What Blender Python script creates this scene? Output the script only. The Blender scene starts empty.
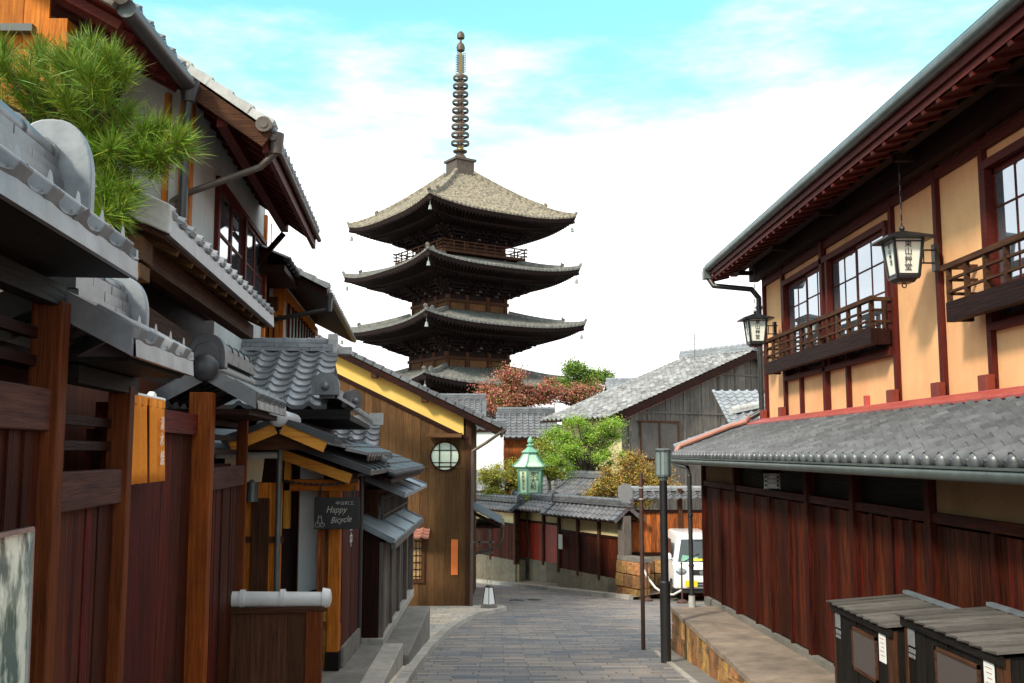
import bpy, bmesh, math, random
from mathutils import Vector, Matrix
random.seed(7)
R = math.radians
sc = bpy.context.scene
C = sc.collection
# ------------------------------------------------------------------ camera
cam = bpy.data.objects.new('camera', bpy.data.cameras.new('camera'))
C.objects.link(cam)
cam.data.sensor_width = 36.0
cam.data.lens = 36.0 * 1000 / 1024
cam.data.clip_start = 0.1
cam.data.clip_end = 3000
TH = math.atan2(110.5, 1000.0)
cam.location = (0, 0, 0)
cam.rotation_euler = (R(90) + TH, 0, R(-0.8))
sc.camera = cam
# ------------------------------------------------------------------ sky
SUN_EL, SUN_FROM = 38.0, (-0.66, -0.75)          # horizontal direction the sun stands in
w = bpy.data.worlds.new('World'); sc.world = w; w.use_nodes = True
nt = w.node_tree; nt.nodes.clear(); L = nt.links.new
def wn(t, **k):
    n = nt.nodes.new(t)
    for a, b in k.items(): setattr(n, a, b)
    return n
sky = wn('ShaderNodeTexSky'); sky.sky_type = 'NISHITA'; sky.sun_disc = False
sky.sun_elevation = R(SUN_EL)
sky.sun_rotation = math.atan2(SUN_FROM[0], SUN_FROM[1])
tint = wn('ShaderNodeMix', data_type='RGBA', blend_type='MULTIPLY'); tint.inputs[0].default_value = 1
L(sky.outputs[0], tint.inputs[6]); tint.inputs[7].default_value = (1.30, 2.18, 1.72, 1)
tc = wn('ShaderNodeTexCoord'); sep = wn('ShaderNodeSeparateXYZ'); L(tc.outputs['Generated'], sep.inputs[0])
mp = wn('ShaderNodeMapping'); mp.inputs['Scale'].default_value = (1.0, 1.0, 3.2); mp.inputs['Location'].default_value = (1.35, 0.4, 0.2)
L(tc.outputs['Generated'], mp.inputs[0])
n1 = wn('ShaderNodeTexNoise'); n1.inputs['Scale'].default_value = 4.0; n1.inputs['Detail'].default_value = 8; n1.inputs['Roughness'].default_value = 0.62
L(mp.outputs[0], n1.inputs[0])
def wm(op, a, b):
    n = wn('ShaderNodeMath', operation=op)
    for i, q in enumerate((a, b)):
        if hasattr(q, 'links') or hasattr(q, 'is_linked'): L(q, n.inputs[i])
        else: n.inputs[i].default_value = q
    return n.outputs[0]
lvl = wm('SUBTRACT', 0.362, sep.outputs[2])
lvl = wm('MULTIPLY', lvl, 7.0)
nz = wm('MULTIPLY', wm('SUBTRACT', n1.outputs['Fac'], 0.5), 2.3)
hi_ = wm('MAXIMUM', wm('MULTIPLY', wm('SUBTRACT', sep.outputs[2], 0.56), 9.0), lvl)      # added cloud overhead, out of view, to whiten the blue skylight
cm = wm('ADD', hi_, nz)
mr = wn('ShaderNodeMapRange', interpolation_type='SMOOTHSTEP'); L(cm, mr.inputs[0])
mr.inputs[1].default_value = -0.35; mr.inputs[2].default_value = 0.75
mx = wn('ShaderNodeMix', data_type='RGBA'); L(mr.outputs[0], mx.inputs[0]); L(tint.outputs[2], mx.inputs[6])
mx.inputs[7].default_value = (8.2, 8.15, 8.05, 1)
bg = wn('ShaderNodeBackground'); bg.inputs[1].default_value = 0.148; L(mx.outputs[2], bg.inputs[0])
wo = wn('ShaderNodeOutputWorld'); L(bg.outputs[0], wo.inputs[0])
# ------------------------------------------------------------------ sun
sd = bpy.data.lights.new('sun', 'SUN'); sd.energy = 3.0; sd.angle = R(7); sd.color = (1.0, 0.91, 0.77)
so = bpy.data.objects.new('sun', sd); C.objects.link(so)
h_ = math.hypot(*SUN_FROM); se = math.sin(R(SUN_EL)); ce = math.cos(R(SUN_EL))
so.rotation_euler = Vector((SUN_FROM[0]/h_*ce, SUN_FROM[1]/h_*ce, se)).to_track_quat('Z', 'Y').to_euler()
sc.view_settings.view_transform = 'Standard'; sc.view_settings.look = 'None'
sc.view_settings.exposure = 0.5; sc.view_settings.gamma = 1; sc.view_settings.use_curve_mapping = False

# ------------------------------------------------------------------ materials
def material(name, c1, c2=None, rough=0.7, scale=4.0, stretch=(1, 1, 1), isl=0.0, bump=0.0, spec=0.5, metal=0.0,
             detail=5.0, lo=0.3, hi=0.7, hue=None, dirt=0.0, emit=None):
    m = bpy.data.materials.new(name); m.use_nodes = True
    t = m.node_tree; N = t.nodes.new; K = t.links.new
    bs = t.nodes['Principled BSDF']
    bs.inputs['Roughness'].default_value = rough; bs.inputs['Metallic'].default_value = metal
    bs.inputs['Specular IOR Level'].default_value = spec
    tcn = N('ShaderNodeTexCoord'); mpn = N('ShaderNodeMapping'); mpn.inputs['Scale'].default_value = stretch
    K(tcn.outputs['Object'], mpn.inputs[0])
    src = mpn.outputs[0]
    geo = N('ShaderNodeNewGeometry')
    if isl:
        cb = N('ShaderNodeCombineXYZ'); ml = N('ShaderNodeMath'); ml.operation = 'MULTIPLY'; ml.inputs[1].default_value = 37.0
        K(geo.outputs['Random Per Island'], ml.inputs[0]); K(ml.outputs[0], cb.inputs[0]); K(ml.outputs[0], cb.inputs[1]); K(ml.outputs[0], cb.inputs[2])
        ad = N('ShaderNodeVectorMath'); ad.operation = 'ADD'; K(src, ad.inputs[0]); K(cb.outputs[0], ad.inputs[1]); src = ad.outputs[0]
    nz = N('ShaderNodeTexNoise'); nz.inputs['Scale'].default_value = scale; nz.inputs['Detail'].default_value = detail
    nz.inputs['Roughness'].default_value = 0.65
    K(src, nz.inputs[0])
    r = N('ShaderNodeMapRange'); K(nz.outputs['Fac'], r.inputs[0]); r.inputs[1].default_value = lo; r.inputs[2].default_value = hi
    mix = N('ShaderNodeMix'); mix.data_type = 'RGBA'; K(r.outputs[0], mix.inputs[0])
    mix.inputs[6].default_value = (*c1, 1); mix.inputs[7].default_value = (*(c2 or tuple(q*0.7 for q in c1)), 1)
    out = mix.outputs[2]
    if isl:
        r2 = N('ShaderNodeMapRange'); K(geo.outputs['Random Per Island'], r2.inputs[0])
        r2.inputs[3].default_value = 1 - isl; r2.inputs[4].default_value = 1 + isl
        hs = N('ShaderNodeHueSaturation'); K(out, hs.inputs['Color']); K(r2.outputs[0], hs.inputs['Value'])
        if hue:
            wn2 = N('ShaderNodeTexWhiteNoise'); wn2.noise_dimensions = '1D'; K(geo.outputs['Random Per Island'], wn2.inputs['W'])
            r3 = N('ShaderNodeMapRange'); K(wn2.outputs['Value'], r3.inputs[0]); r3.inputs[3].default_value = 0.5 - hue; r3.inputs[4].default_value = 0.5 + hue
            K(r3.outputs[0], hs.inputs['Hue'])
        out = hs.outputs[0]
    if dirt:
        nd = N('ShaderNodeTexNoise'); nd.inputs['Scale'].default_value = 1.3; nd.inputs['Detail'].default_value = 6; nd.inputs['Roughness'].default_value = 0.7
        K(tcn.outputs['Object'], nd.inputs[0])
        rd = N('ShaderNodeMapRange'); K(nd.outputs['Fac'], rd.inputs[0]); rd.inputs[1].default_value = 0.35; rd.inputs[2].default_value = 0.7
        rd.inputs[3].default_value = 1.0; rd.inputs[4].default_value = 1 - dirt
        md = N('ShaderNodeMix'); md.data_type = 'RGBA'; md.blend_type = 'MULTIPLY'; md.inputs[0].default_value = 1
        K(out, md.inputs[6]); K(rd.outputs[0], md.inputs[7]); out = md.outputs[2]
    K(out, bs.inputs['Base Color'])
    if bump:
        bp = N('ShaderNodeBump'); bp.inputs['Strength'].default_value = bump; bp.inputs['Distance'].default_value = 0.02
        K(nz.outputs['Fac'], bp.inputs['Height']); K(bp.outputs[0], bs.inputs['Normal'])
    if emit:
        bs.inputs['Emission Color'].default_value = (*emit[0], 1); bs.inputs['Emission Strength'].default_value = emit[1]
    return m
GV = (22, 22, 1.2); GY = (22, 1.2, 22); GX = (1.2, 22, 22)
M = {}
def wood(key, c1, c2, isl=0.3, rough=0.6, bump=0.5, dirt=0.35, hue=0.0, lo=0.3, hi=0.7):
    for ax, st in (('', GV), ('_y', GY), ('_x', GX)):
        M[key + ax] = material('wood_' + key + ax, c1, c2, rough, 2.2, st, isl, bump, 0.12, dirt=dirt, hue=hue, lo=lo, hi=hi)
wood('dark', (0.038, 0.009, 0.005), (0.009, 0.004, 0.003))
wood('black', (0.018, 0.014, 0.012), (0.006, 0.005, 0.0045), 0.3)
wood('red', (0.100, 0.016, 0.005), (0.012, 0.004, 0.003), 0.5, 0.6, hue=0.010, lo=0.38, hi=0.66)
wood('maroon', (0.105, 0.017, 0.007), (0.022, 0.006, 0.004), 0.45, 0.6, hue=0.02)
wood('postlit', (0.36, 0.085, 0.010), (0.13, 0.028, 0.005), 0.2, 0.6)  # copy of the post wood with sunlight put into its colour
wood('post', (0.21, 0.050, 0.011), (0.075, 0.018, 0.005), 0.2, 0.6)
wood('purple', (0.15, 0.060, 0.042), (0.05, 0.024, 0.023), 0.15, 0.7)
wood('trim', (0.13, 0.018, 0.011), (0.055, 0.010, 0.008), 0.15, 0.55, dirt=0.2)
wood('orange', (0.72, 0.23, 0.026), (0.34, 0.085, 0.012), 0.3, 0.6)
wood('amber', (0.82, 0.36, 0.05), (0.52, 0.20, 0.04), 0.12, 0.6)
wood('rust', (0.62, 0.15, 0.025), (0.10, 0.045, 0.025), 0.4, 0.65, lo=0.35, hi=0.62)
wood('brown', (0.165, 0.080, 0.032), (0.082, 0.040, 0.017), 0.28, 0.75)
wood('brown2', (0.115, 0.046, 0.022), (0.035, 0.015, 0.009), 0.25, 0.7)
wood('grey', (0.225, 0.190, 0.165), (0.105, 0.088, 0.078), 0.25, 0.85)
wood('greyroof', (0.16, 0.14, 0.128), (0.085, 0.074, 0.067), 0.30, 0.8)
wood('pagoda', (0.026, 0.013, 0.011), (0.010, 0.006, 0.006), 0.3, 0.75)
M['tile'] = material('roof_tile', (0.165, 0.166, 0.178), (0.082, 0.083, 0.090), 0.34, 7.0, bump=0.25, dirt=0.4, spec=0.8, isl=0.22, detail=9)
M['tile_pale'] = material('pale_roof_tile', (0.33, 0.34, 0.36), (0.20, 0.21, 0.23), 0.42, 7.0, bump=0.2, dirt=0.3, isl=0.15)
M['tile_mid'] = material('light_roof_tile', (0.27, 0.275, 0.295), (0.15, 0.153, 0.165), 0.34, 7.0, bump=0.25, dirt=0.4, spec=0.8, isl=0.22, detail=9)
M['tile_blotch'] = material('blotchy_roof_tile', (0.32, 0.31, 0.30), (0.17, 0.167, 0.167), 0.6, 3.0, bump=0.2, isl=0.35, lo=0.40, hi=0.60)
M['tile_pagoda'] = material('pagoda_roof_tile', (0.27, 0.22, 0.145), (0.085, 0.072, 0.055), 0.6, 3.4, detail=10, lo=0.40, hi=0.60)
M['tile_pagoda_low'] = material('pagoda_roof_tile_grey', (0.20, 0.19, 0.17), (0.085, 0.080, 0.074), 0.6, 3.4, detail=9, lo=0.36, hi=0.62)  # duller grey tile for the roofs below the top one
M['tile_dark'] = material('dark_tile', (0.050, 0.052, 0.058), (0.028, 0.029, 0.033), 0.4, 6.0, bump=0.2, dirt=0.3)
M['tile_white'] = material('white_mortar_tile', (0.62, 0.60, 0.57), (0.40, 0.38, 0.36), 0.6, 9.0, dirt=0.3)
M['metal_roof'] = material('metal_roof', (0.30, 0.345, 0.38), (0.19, 0.22, 0.25), 0.45, 6.0, dirt=0.35, metal=0.1)
M['gutter'] = material('gutter_metal', (0.17, 0.195, 0.185), (0.10, 0.12, 0.115), 0.38, 6.0, dirt=0.3, metal=0.3)
M['pipe_dark'] = material('dark_pipe', (0.035, 0.033, 0.033), None, 0.4, 6.0)
M['pipe_brown'] = material('brown_pipe', (0.13, 0.095, 0.075), (0.07, 0.05, 0.04), 0.5, 6.0, metal=0.3)
M['copper_pink'] = material('pink_copper', (0.52, 0.22, 0.16), (0.36, 0.15, 0.11), 0.5, 6.0)
M['yellow_plaster'] = material('yellow_plaster', (0.92, 0.49, 0.235), (0.84, 0.39, 0.17), 0.9, 0.9, (1, 2.2, 0.8), detail=10, bump=0.12, dirt=0.22, lo=0.35, hi=0.75)
M['ochre'] = material('ochre_plaster', (0.92, 0.60, 0.17), (0.90, 0.52, 0.12), 0.9, 2.0, dirt=0.1)
M['cream'] = material('cream_plaster', (0.70, 0.58, 0.32), (0.60, 0.49, 0.26), 0.9, 3.0, dirt=0.25)
M['tan'] = material('tan_plaster', (0.30, 0.17, 0.075), (0.22, 0.12, 0.05), 0.9, 2.0, dirt=0.3)
M['white_plaster'] = material('white_plaster', (0.60, 0.60, 0.58), (0.48, 0.48, 0.46), 0.9, 2.0, detail=8, dirt=0.25)
M['white_wall'] = material('bright_white_wall', (0.82, 0.81, 0.79), (0.76, 0.75, 0.73), 0.85, 2.0)
M['red_paint'] = material('red_paint', (0.50, 0.085, 0.065), (0.36, 0.055, 0.042), 0.5, 8.0, dirt=0.2)
M['red_bright'] = material('bright_red_door', (0.45, 0.040, 0.015), (0.20, 0.020, 0.010), 0.45, 3.0, (6, 6, 1), 0.2)
M['black_metal'] = material('black_metal', (0.012, 0.012, 0.014), (0.02, 0.018, 0.018), 0.4, 9.0)
M['rust_pole'] = material('rusty_pole', (0.095, 0.040, 0.026), (0.045, 0.022, 0.017), 0.6, 14.0)
M['glass'] = material('window_glass', (0.42, 0.48, 0.54), (0.36, 0.42, 0.48), 0.03, 2.0, spec=1.0, metal=0.85)
M['glass_dark'] = material('dark_car_glass', (0.02, 0.03, 0.035), (0.03, 0.05, 0.05), 0.06, 2.0, spec=0.8)
M['dim_letters'] = material('dim_letters', (0.50, 0.48, 0.42), None, 0.7)
M['glass_grey'] = material('frosted_lamp_glass', (0.22, 0.27, 0.27), (0.16, 0.20, 0.20), 0.25, 9.0, (4, 4, 1), spec=0.8)
M['paper'] = material('paper_panel', (0.88, 0.85, 0.76), (0.82, 0.78, 0.68), 0.7, 5.0)
M['paper_white'] = material('white_paper', (0.80, 0.79, 0.76), (0.74, 0.73, 0.70), 0.7, 5.0)
M['paper_green'] = material('pale_green_glass', (0.66, 0.78, 0.50), (0.58, 0.72, 0.46), 0.5, 5.0)
M['ink'] = material('ink', (0.012, 0.011, 0.011), None, 0.7)
M['white_ink'] = material('white_letters', (0.85, 0.84, 0.80), None, 0.6)
M['cloth'] = material('orange_cloth', (0.82, 0.27, 0.010), (0.72, 0.22, 0.008), 0.9, 40.0, bump=0.1)
M['verdigris'] = material('verdigris_copper', (0.22, 0.44, 0.33), (0.13, 0.33, 0.24), 0.55, 4.0, dirt=0.25)
M['verdigris_pale'] = material('pale_verdigris', (0.58, 0.74, 0.55), (0.36, 0.62, 0.46), 0.55, 2.0, dirt=0.2)
M['concrete'] = material('concrete', (0.24, 0.22, 0.19), (0.16, 0.145, 0.125), 0.85, 5.0, bump=0.25, dirt=0.35, detail=9)
M['deckfloor'] = material('earthen_walkway', (0.34, 0.255, 0.19), (0.20, 0.155, 0.12), 0.9, 2.6, bump=0.25, dirt=0.4, detail=10)
M['kerb'] = material('kerb_stone', (0.52, 0.48, 0.42), (0.34, 0.31, 0.27), 0.8, 7.0, bump=0.25, isl=0.15, dirt=0.3)
M['stone_orange'] = material('ochre_stone', (0.58, 0.27, 0.07), (0.10, 0.070, 0.050), 0.8, 9.0, isl=0.45, bump=0.7, hue=0.02, detail=9, dirt=0.45)
M['stone_base'] = material('foundation_stone', (0.28, 0.23, 0.16), (0.17, 0.14, 0.10), 0.85, 6.0, isl=0.25, bump=0.5, detail=9, dirt=0.4)
M['mortar'] = material('mortar', (0.045, 0.038, 0.03), None, 0.95, 8.0)
M['van_paint'] = material('white_van_paint', (0.82, 0.83, 0.84), (0.80, 0.81, 0.82), 0.2, 2.0)
M['rubber'] = material('rubber', (0.018, 0.018, 0.018), None, 0.8)
M['yellow_plate'] = material('yellow_plate', (0.85, 0.65, 0.02), None, 0.5)
M['chrome'] = material('chrome', (0.6, 0.6, 0.62), None, 0.15, metal=0.9)
M['rope'] = material('white_rope', (0.75, 0.73, 0.68), None, 0.9)
M['bronze'] = material('aged_bronze', (0.13, 0.085, 0.055), (0.06, 0.05, 0.045), 0.5, 6.0, metal=0.4)
M['bronze_green'] = material('green_bronze', (0.16, 0.26, 0.14), (0.20, 0.16, 0.06), 0.5, 6.0, metal=0.2)
M['gilt'] = material('gilt', (0.36, 0.23, 0.07), None, 0.4, 6.0, metal=0.5)
M['bell'] = material('pale_bell', (0.30, 0.33, 0.29), None, 0.5)
M['awning'] = material('beige_canvas', (0.62, 0.50, 0.33), (0.52, 0.42, 0.27), 0.9, 20.0)
M['bark'] = material('bark', (0.10, 0.065, 0.045), (0.05, 0.035, 0.025), 0.9, 12.0, bump=0.6)
M['needles'] = material('pine_needles', (0.060, 0.20, 0.010), (0.26, 0.29, 0.02), 0.5, 3.0, isl=0.5, hue=0.04)
M['leaf_green'] = material('green_leaves', (0.15, 0.32, 0.02), (0.32, 0.42, 0.04), 0.55, 2.0, isl=0.45, hue=0.03)
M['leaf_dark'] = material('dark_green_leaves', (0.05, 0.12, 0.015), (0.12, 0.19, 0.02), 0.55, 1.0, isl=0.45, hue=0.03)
M['leaf_red'] = material('red_maple_leaves', (0.50, 0.085, 0.085), (0.24, 0.15, 0.06), 0.6, 0.8, isl=0.4, hue=0.03)
M['leaf_autumn'] = material('autumn_leaves', (0.46, 0.15, 0.035), (0.22, 0.25, 0.04), 0.6, 1.3, isl=0.4, hue=0.03)
M['leaf_yellow'] = material('yellow_green_leaves', (0.36, 0.30, 0.03), (0.17, 0.23, 0.03), 0.6, 1.6, isl=0.4, hue=0.03)

M['roundpane'] = material('pale_round_pane', (0.72, 0.78, 0.64), (0.62, 0.70, 0.56), 0.3, 3.0)
M['plaque'] = material('orange_plaque', (0.72, 0.17, 0.03), (0.62, 0.14, 0.025), 0.6, 5.0)
M['amberpane'] = material('amber_pane', (0.55, 0.36, 0.16), (0.30, 0.16, 0.07), 0.4, 2.5)
M['tile_cap'] = material('pale_cap_tile', (0.68, 0.68, 0.68), (0.52, 0.52, 0.53), 0.33, 4.0, spec=0.7, dirt=0.25)
M['curtain'] = material('pale_green_curtain', (0.30, 0.45, 0.42), (0.22, 0.35, 0.33), 0.9, 4.0)
M['poster'] = material('poster_and_reflections', (0.70, 0.74, 0.62), (0.05, 0.10, 0.085), 0.12, 5.0, (1, 1.8, .8), spec=0.6, detail=7, lo=.42, hi=.56)  # print mixed with blotches that paint reflections on the clear front
M['silver'] = material('silver_frame', (0.55, 0.56, 0.58), None, 0.25, metal=0.9)
M['pink'] = material('pink_print', (0.70, 0.10, 0.20), None, 0.5)

def paving(name, c1, c2, cm, bw, rh, rough=0.75, off=0.5):
    m = bpy.data.materials.new(name); m.use_nodes = True
    t = m.node_tree; N = t.nodes.new; K = t.links.new; bs = t.nodes['Principled BSDF']
    g = N('ShaderNodeTexCoord')
    # slightly crooked joints
    nw = N('ShaderNodeTexNoise'); nw.inputs['Scale'].default_value = 2.5; K(g.outputs['Object'], nw.inputs[0])
    sh = N('ShaderNodeVectorMath'); sh.operation = 'ADD'; sh.inputs[1].default_value = (200, 200, 0); K(g.outputs['Object'], sh.inputs[0])
    sv = N('ShaderNodeVectorMath'); sv.operation = 'SCALE'; K(nw.outputs['Color'], sv.inputs[0]); sv.inputs['Scale'].default_value = 0.05
    av = N('ShaderNodeVectorMath'); av.operation = 'ADD'; K(sh.outputs[0], av.inputs[0]); K(sv.outputs[0], av.inputs[1])
    b = N('ShaderNodeTexBrick'); K(av.outputs[0], b.inputs[0])
    b.offset = off; b.squash = 0.7; b.squash_frequency = 3
    b.inputs['Scale'].default_value = 1; b.inputs['Brick Width'].default_value = bw; b.inputs['Row Height'].default_value = rh
    b.inputs['Mortar Size'].default_value = 0.010; b.inputs['Mortar Smooth'].default_value = 0.3; b.inputs['Bias'].default_value = 0.0
    b.inputs['Color1'].default_value = (*c1, 1); b.inputs['Color2'].default_value = (*c2, 1); b.inputs['Mortar'].default_value = (*cm, 1)
    n2 = N('ShaderNodeTexNoise'); n2.inputs['Scale'].default_value = 1.1; n2.inputs['Detail'].default_value = 8; n2.inputs['Roughness'].default_value = 0.7
    K(g.outputs['Object'], n2.inputs[0])
    rp = N('ShaderNodeValToRGB'); K(n2.outputs['Fac'], rp.inputs[0])
    rp.color_ramp.elements[0].position = 0.35; rp.color_ramp.elements[0].color = (0.66, 0.72, 0.80, 1)
    rp.color_ramp.elements[1].position = 0.66; rp.color_ramp.elements[1].color = (1.25, 1.08, 0.92, 1)
    x = N('ShaderNodeMix'); x.data_type = 'RGBA'; x.blend_type = 'MULTIPLY'; x.inputs[0].default_value = 1
    K(b.outputs[0], x.inputs[6]); K(rp.outputs[0], x.inputs[7])
    n3 = N('ShaderNodeTexNoise'); n3.inputs['Scale'].default_value = 45; n3.inputs['Detail'].default_value = 4; K(g.outputs['Object'], n3.inputs[0])
    r3 = N('ShaderNodeMapRange'); K(n3.outputs['Fac'], r3.inputs[0]); r3.inputs[1].default_value = 0.3; r3.inputs[2].default_value = 0.7
    r3.inputs[3].default_value = 0.75; r3.inputs[4].default_value = 1.25
    x2 = N('ShaderNodeMix'); x2.data_type = 'RGBA'; x2.blend_type = 'MULTIPLY'; x2.inputs[0].default_value = 1
    K(x.outputs[2], x2.inputs[6]); K(r3.outputs[0], x2.inputs[7])
    K(x2.outputs[2], bs.inputs['Base Color']); bs.inputs['Roughness'].default_value = rough
    ad = N('ShaderNodeMath'); ad.operation = 'MULTIPLY_ADD'; K(b.outputs['Fac'], ad.inputs[0]); ad.inputs[1].default_value = -1.0
    K(n3.outputs['Fac'], ad.inputs[2])
    bp = N('ShaderNodeBump'); bp.inputs['Strength'].default_value = 0.6; bp.inputs['Distance'].default_value = 0.01
    K(ad.outputs[0], bp.inputs['Height']); K(bp.outputs[0], bs.inputs['Normal'])
    return m
M['paving'] = paving('stone_setts', (0.300, 0.272, 0.245), (0.120, 0.130, 0.152), (0.080, 0.073, 0.066), 0.58, 0.16)
M['sidewalk'] = paving('pale_paving', (0.60, 0.56, 0.48), (0.44, 0.41, 0.36), (0.18, 0.155, 0.13), 0.45, 0.22)
M['ground'] = material('ground', (0.16, 0.14, 0.115), (0.10, 0.09, 0.075), 0.9, 1.0, bump=0.2)

# ------------------------------------------------------------------ mesh helpers
class MB:
    def __init__(s): s.v = []; s.f = []
    def add(s, vs, fs):
        n = len(s.v); s.v += [tuple(p) for p in vs]; s.f += [tuple(i + n for i in f) for f in fs]; return s
    def box(s, x0, x1, y0, y1, z0, z1):
        x0, x1 = min(x0, x1), max(x0, x1); y0, y1 = min(y0, y1), max(y0, y1); z0, z1 = min(z0, z1), max(z0, z1)
        return s.add([(x0,y0,z0),(x1,y0,z0),(x1,y1,z0),(x0,y1,z0),(x0,y0,z1),(x1,y0,z1),(x1,y1,z1),(x0,y1,z1)],
                     [(0,3,2,1),(4,5,6,7),(0,1,5,4),(1,2,6,5),(2,3,7,6),(3,0,4,7)])
    def frame8(s, b, t):
        return s.add(list(b) + list(t), [(3,2,1,0),(4,5,6,7),(0,1,5,4),(1,2,6,5),(2,3,7,6),(3,0,4,7)])
    def bar(s, p, q, wd, ht, up=(0, 0, 1)):
        p, q = Vector(p), Vector(q); d = (q - p).normalized(); up = Vector(up)
        if abs(d.dot(up)) > 0.98: up = Vector((0, 1, 0))
        a = d.cross(up).normalized(); b = a.cross(d).normalized()
        c = [a*(i*wd/2) + b*(j*ht/2) for i, j in ((-1,-1),(1,-1),(1,1),(-1,1))]
        return s.add([p + k for k in c] + [q + k for k in c], [(0,3,2,1)[::-1],(4,5,6,7)[::-1],(0,1,5,4)[::-1],(1,2,6,5)[::-1],(2,3,7,6)[::-1],(3,0,4,7)[::-1]])
    def cyl(s, p, q, r0, r1=None, n=12, caps=True):
        r1 = r0 if r1 is None else r1
        p, q = Vector(p), Vector(q); d = (q - p).normalized(); u = Vector((0, 0, 1)) if abs(d.z) < 0.95 else Vector((1, 0, 0))
        a = d.cross(u).normalized(); b = d.cross(a)
        vs = [o + (a*math.cos(2*math.pi*k/n) + b*math.sin(2*math.pi*k/n))*r for o, r in ((p, r0), (q, r1)) for k in range(n)]
        fs = [(k, (k+1) % n, n + (k+1) % n, n + k) for k in range(n)]
        if caps: fs += [tuple(range(n))[::-1], tuple(range(n, 2*n))]
        return s.add(vs, fs)
    def tube(s, pts, r, n=8):
        for a, b in zip(pts, pts[1:]): s.cyl(a, b, r, r, n)
        for p in pts[1:-1]: s.ball(p, r, 6, n)
        return s
    def ball(s, c, r, m=8, n=12, sc=(1, 1, 1)):
        vs = [(c[0], c[1], c[2] - r*sc[2])]
        for i in range(1, m):
            t = math.pi*i/m
            for k in range(n):
                a = 2*math.pi*k/n; vs.append((c[0] + r*sc[0]*math.sin(t)*math.cos(a), c[1] + r*sc[1]*math.sin(t)*math.sin(a), c[2] - r*sc[2]*math.cos(t)))
        vs.append((c[0], c[1], c[2] + r*sc[2])); fs = []
        for k in range(n): fs.append((0, 1 + (k+1) % n, 1 + k)); fs.append((len(vs)-1, 1 + (m-2)*n + k, 1 + (m-2)*n + (k+1) % n))
        for i in range(m-2):
            for k in range(n): a = 1 + i*n; fs.append((a+k, a+(k+1) % n, a+n+(k+1) % n, a+n+k))
        return s.add(vs, fs)
    def lathe(s, c, prof, n=16):
        vs = [(c[0] + r*math.cos(2*math.pi*k/n), c[1] + r*math.sin(2*math.pi*k/n), c[2] + z) for r, z in prof for k in range(n)]
        fs = [(i*n+k, i*n+(k+1) % n, (i+1)*n+(k+1) % n, (i+1)*n+k) for i in range(len(prof)-1) for k in range(n)]
        return s.add(vs, fs + [tuple(range(n))[::-1], tuple(range((len(prof)-1)*n, len(prof)*n))])
    def prism(s, poly, ext):
        n = len(poly); e = Vector(ext)
        return s.add([Vector(p) for p in poly] + [Vector(p) + e for p in poly],
                     [tuple(range(n))[::-1], tuple(range(n, 2*n))] + [(k, (k+1) % n, n + (k+1) % n, n + k) for k in range(n)])
    def grid(s, rows):
        m = len(rows[0])
        return s.add([p for r in rows for p in r], [(i*m+j, i*m+j+1, (i+1)*m+j+1, (i+1)*m+j) for i in range(len(rows)-1) for j in range(m-1)])
FR = {}
def setp(o, label=None, cat=None, group=None, kind=None):
    for k, v in (('label', label), ('category', cat), ('group', group), ('kind', kind)):
        if v: o[k] = v
    return o
LB = R(4.7)
def thing(name, label, cat, o=(0, 0, 0), rot=0.0, group=None):
    e = bpy.data.objects.new(name, None); C.objects.link(e); e.empty_display_size = 0.2
    e.location = Matrix.Rotation(rot, 3, 'Z') @ Vector(o); e.rotation_euler = (0, 0, rot)
    FR[e.name] = Vector(o); return setp(e, label, cat, group)
def mesh_of(name, mb, mat, o, bev=0, smooth=False):
    me = bpy.data.meshes.new(name); o = Vector(o)
    me.from_pydata([tuple(Vector(p) - o) for p in mb.v], [], mb.f); me.update()
    bm = bmesh.new(); bm.from_mesh(me); bmesh.ops.recalc_face_normals(bm, faces=bm.faces); bm.to_mesh(me); bm.free()
    if smooth:
        for p in me.polygons: p.use_smooth = True
        me.set_sharp_from_angle(angle=R(38))
    me.materials.append(M[mat] if isinstance(mat, str) else mat)
    return me
def part(name, mb, mat, parent, label=None, bev=0, smooth=False, kind=None):
    o = FR[parent.name]
    ob = bpy.data.objects.new(name, mesh_of(name, mb, mat, o, bev, smooth)); C.objects.link(ob); ob.parent = parent
    FR[ob.name] = o
    if bev:
        md = ob.modifiers.new('bevel', 'BEVEL'); md.width = bev; md.segments = 2; md.limit_method = 'ANGLE'
    return setp(ob, label, kind=kind)
def solo(name, mb, mat, label, cat, o=(0, 0, 0), rot=0.0, group=None, bev=0, smooth=False, kind=None):
    ob = bpy.data.objects.new(name, mesh_of(name, mb, mat, o, bev, smooth)); C.objects.link(ob)
    ob.location = Matrix.Rotation(rot, 3, 'Z') @ Vector(o); ob.rotation_euler = (0, 0, rot); FR[ob.name] = Vector(o)
    if bev:
        md = ob.modifiers.new('bevel', 'BEVEL'); md.width = bev; md.segments = 2; md.limit_method = 'ANGLE'
    return setp(ob, label, cat, group, kind)
def copy_tree(o, parent=None):
    c = o.copy(); C.objects.link(c)
    if parent: c.parent = parent
    FR[c.name] = FR[o.name]
    for ch in list(o.children): copy_tree(ch, c)
    return c
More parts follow.
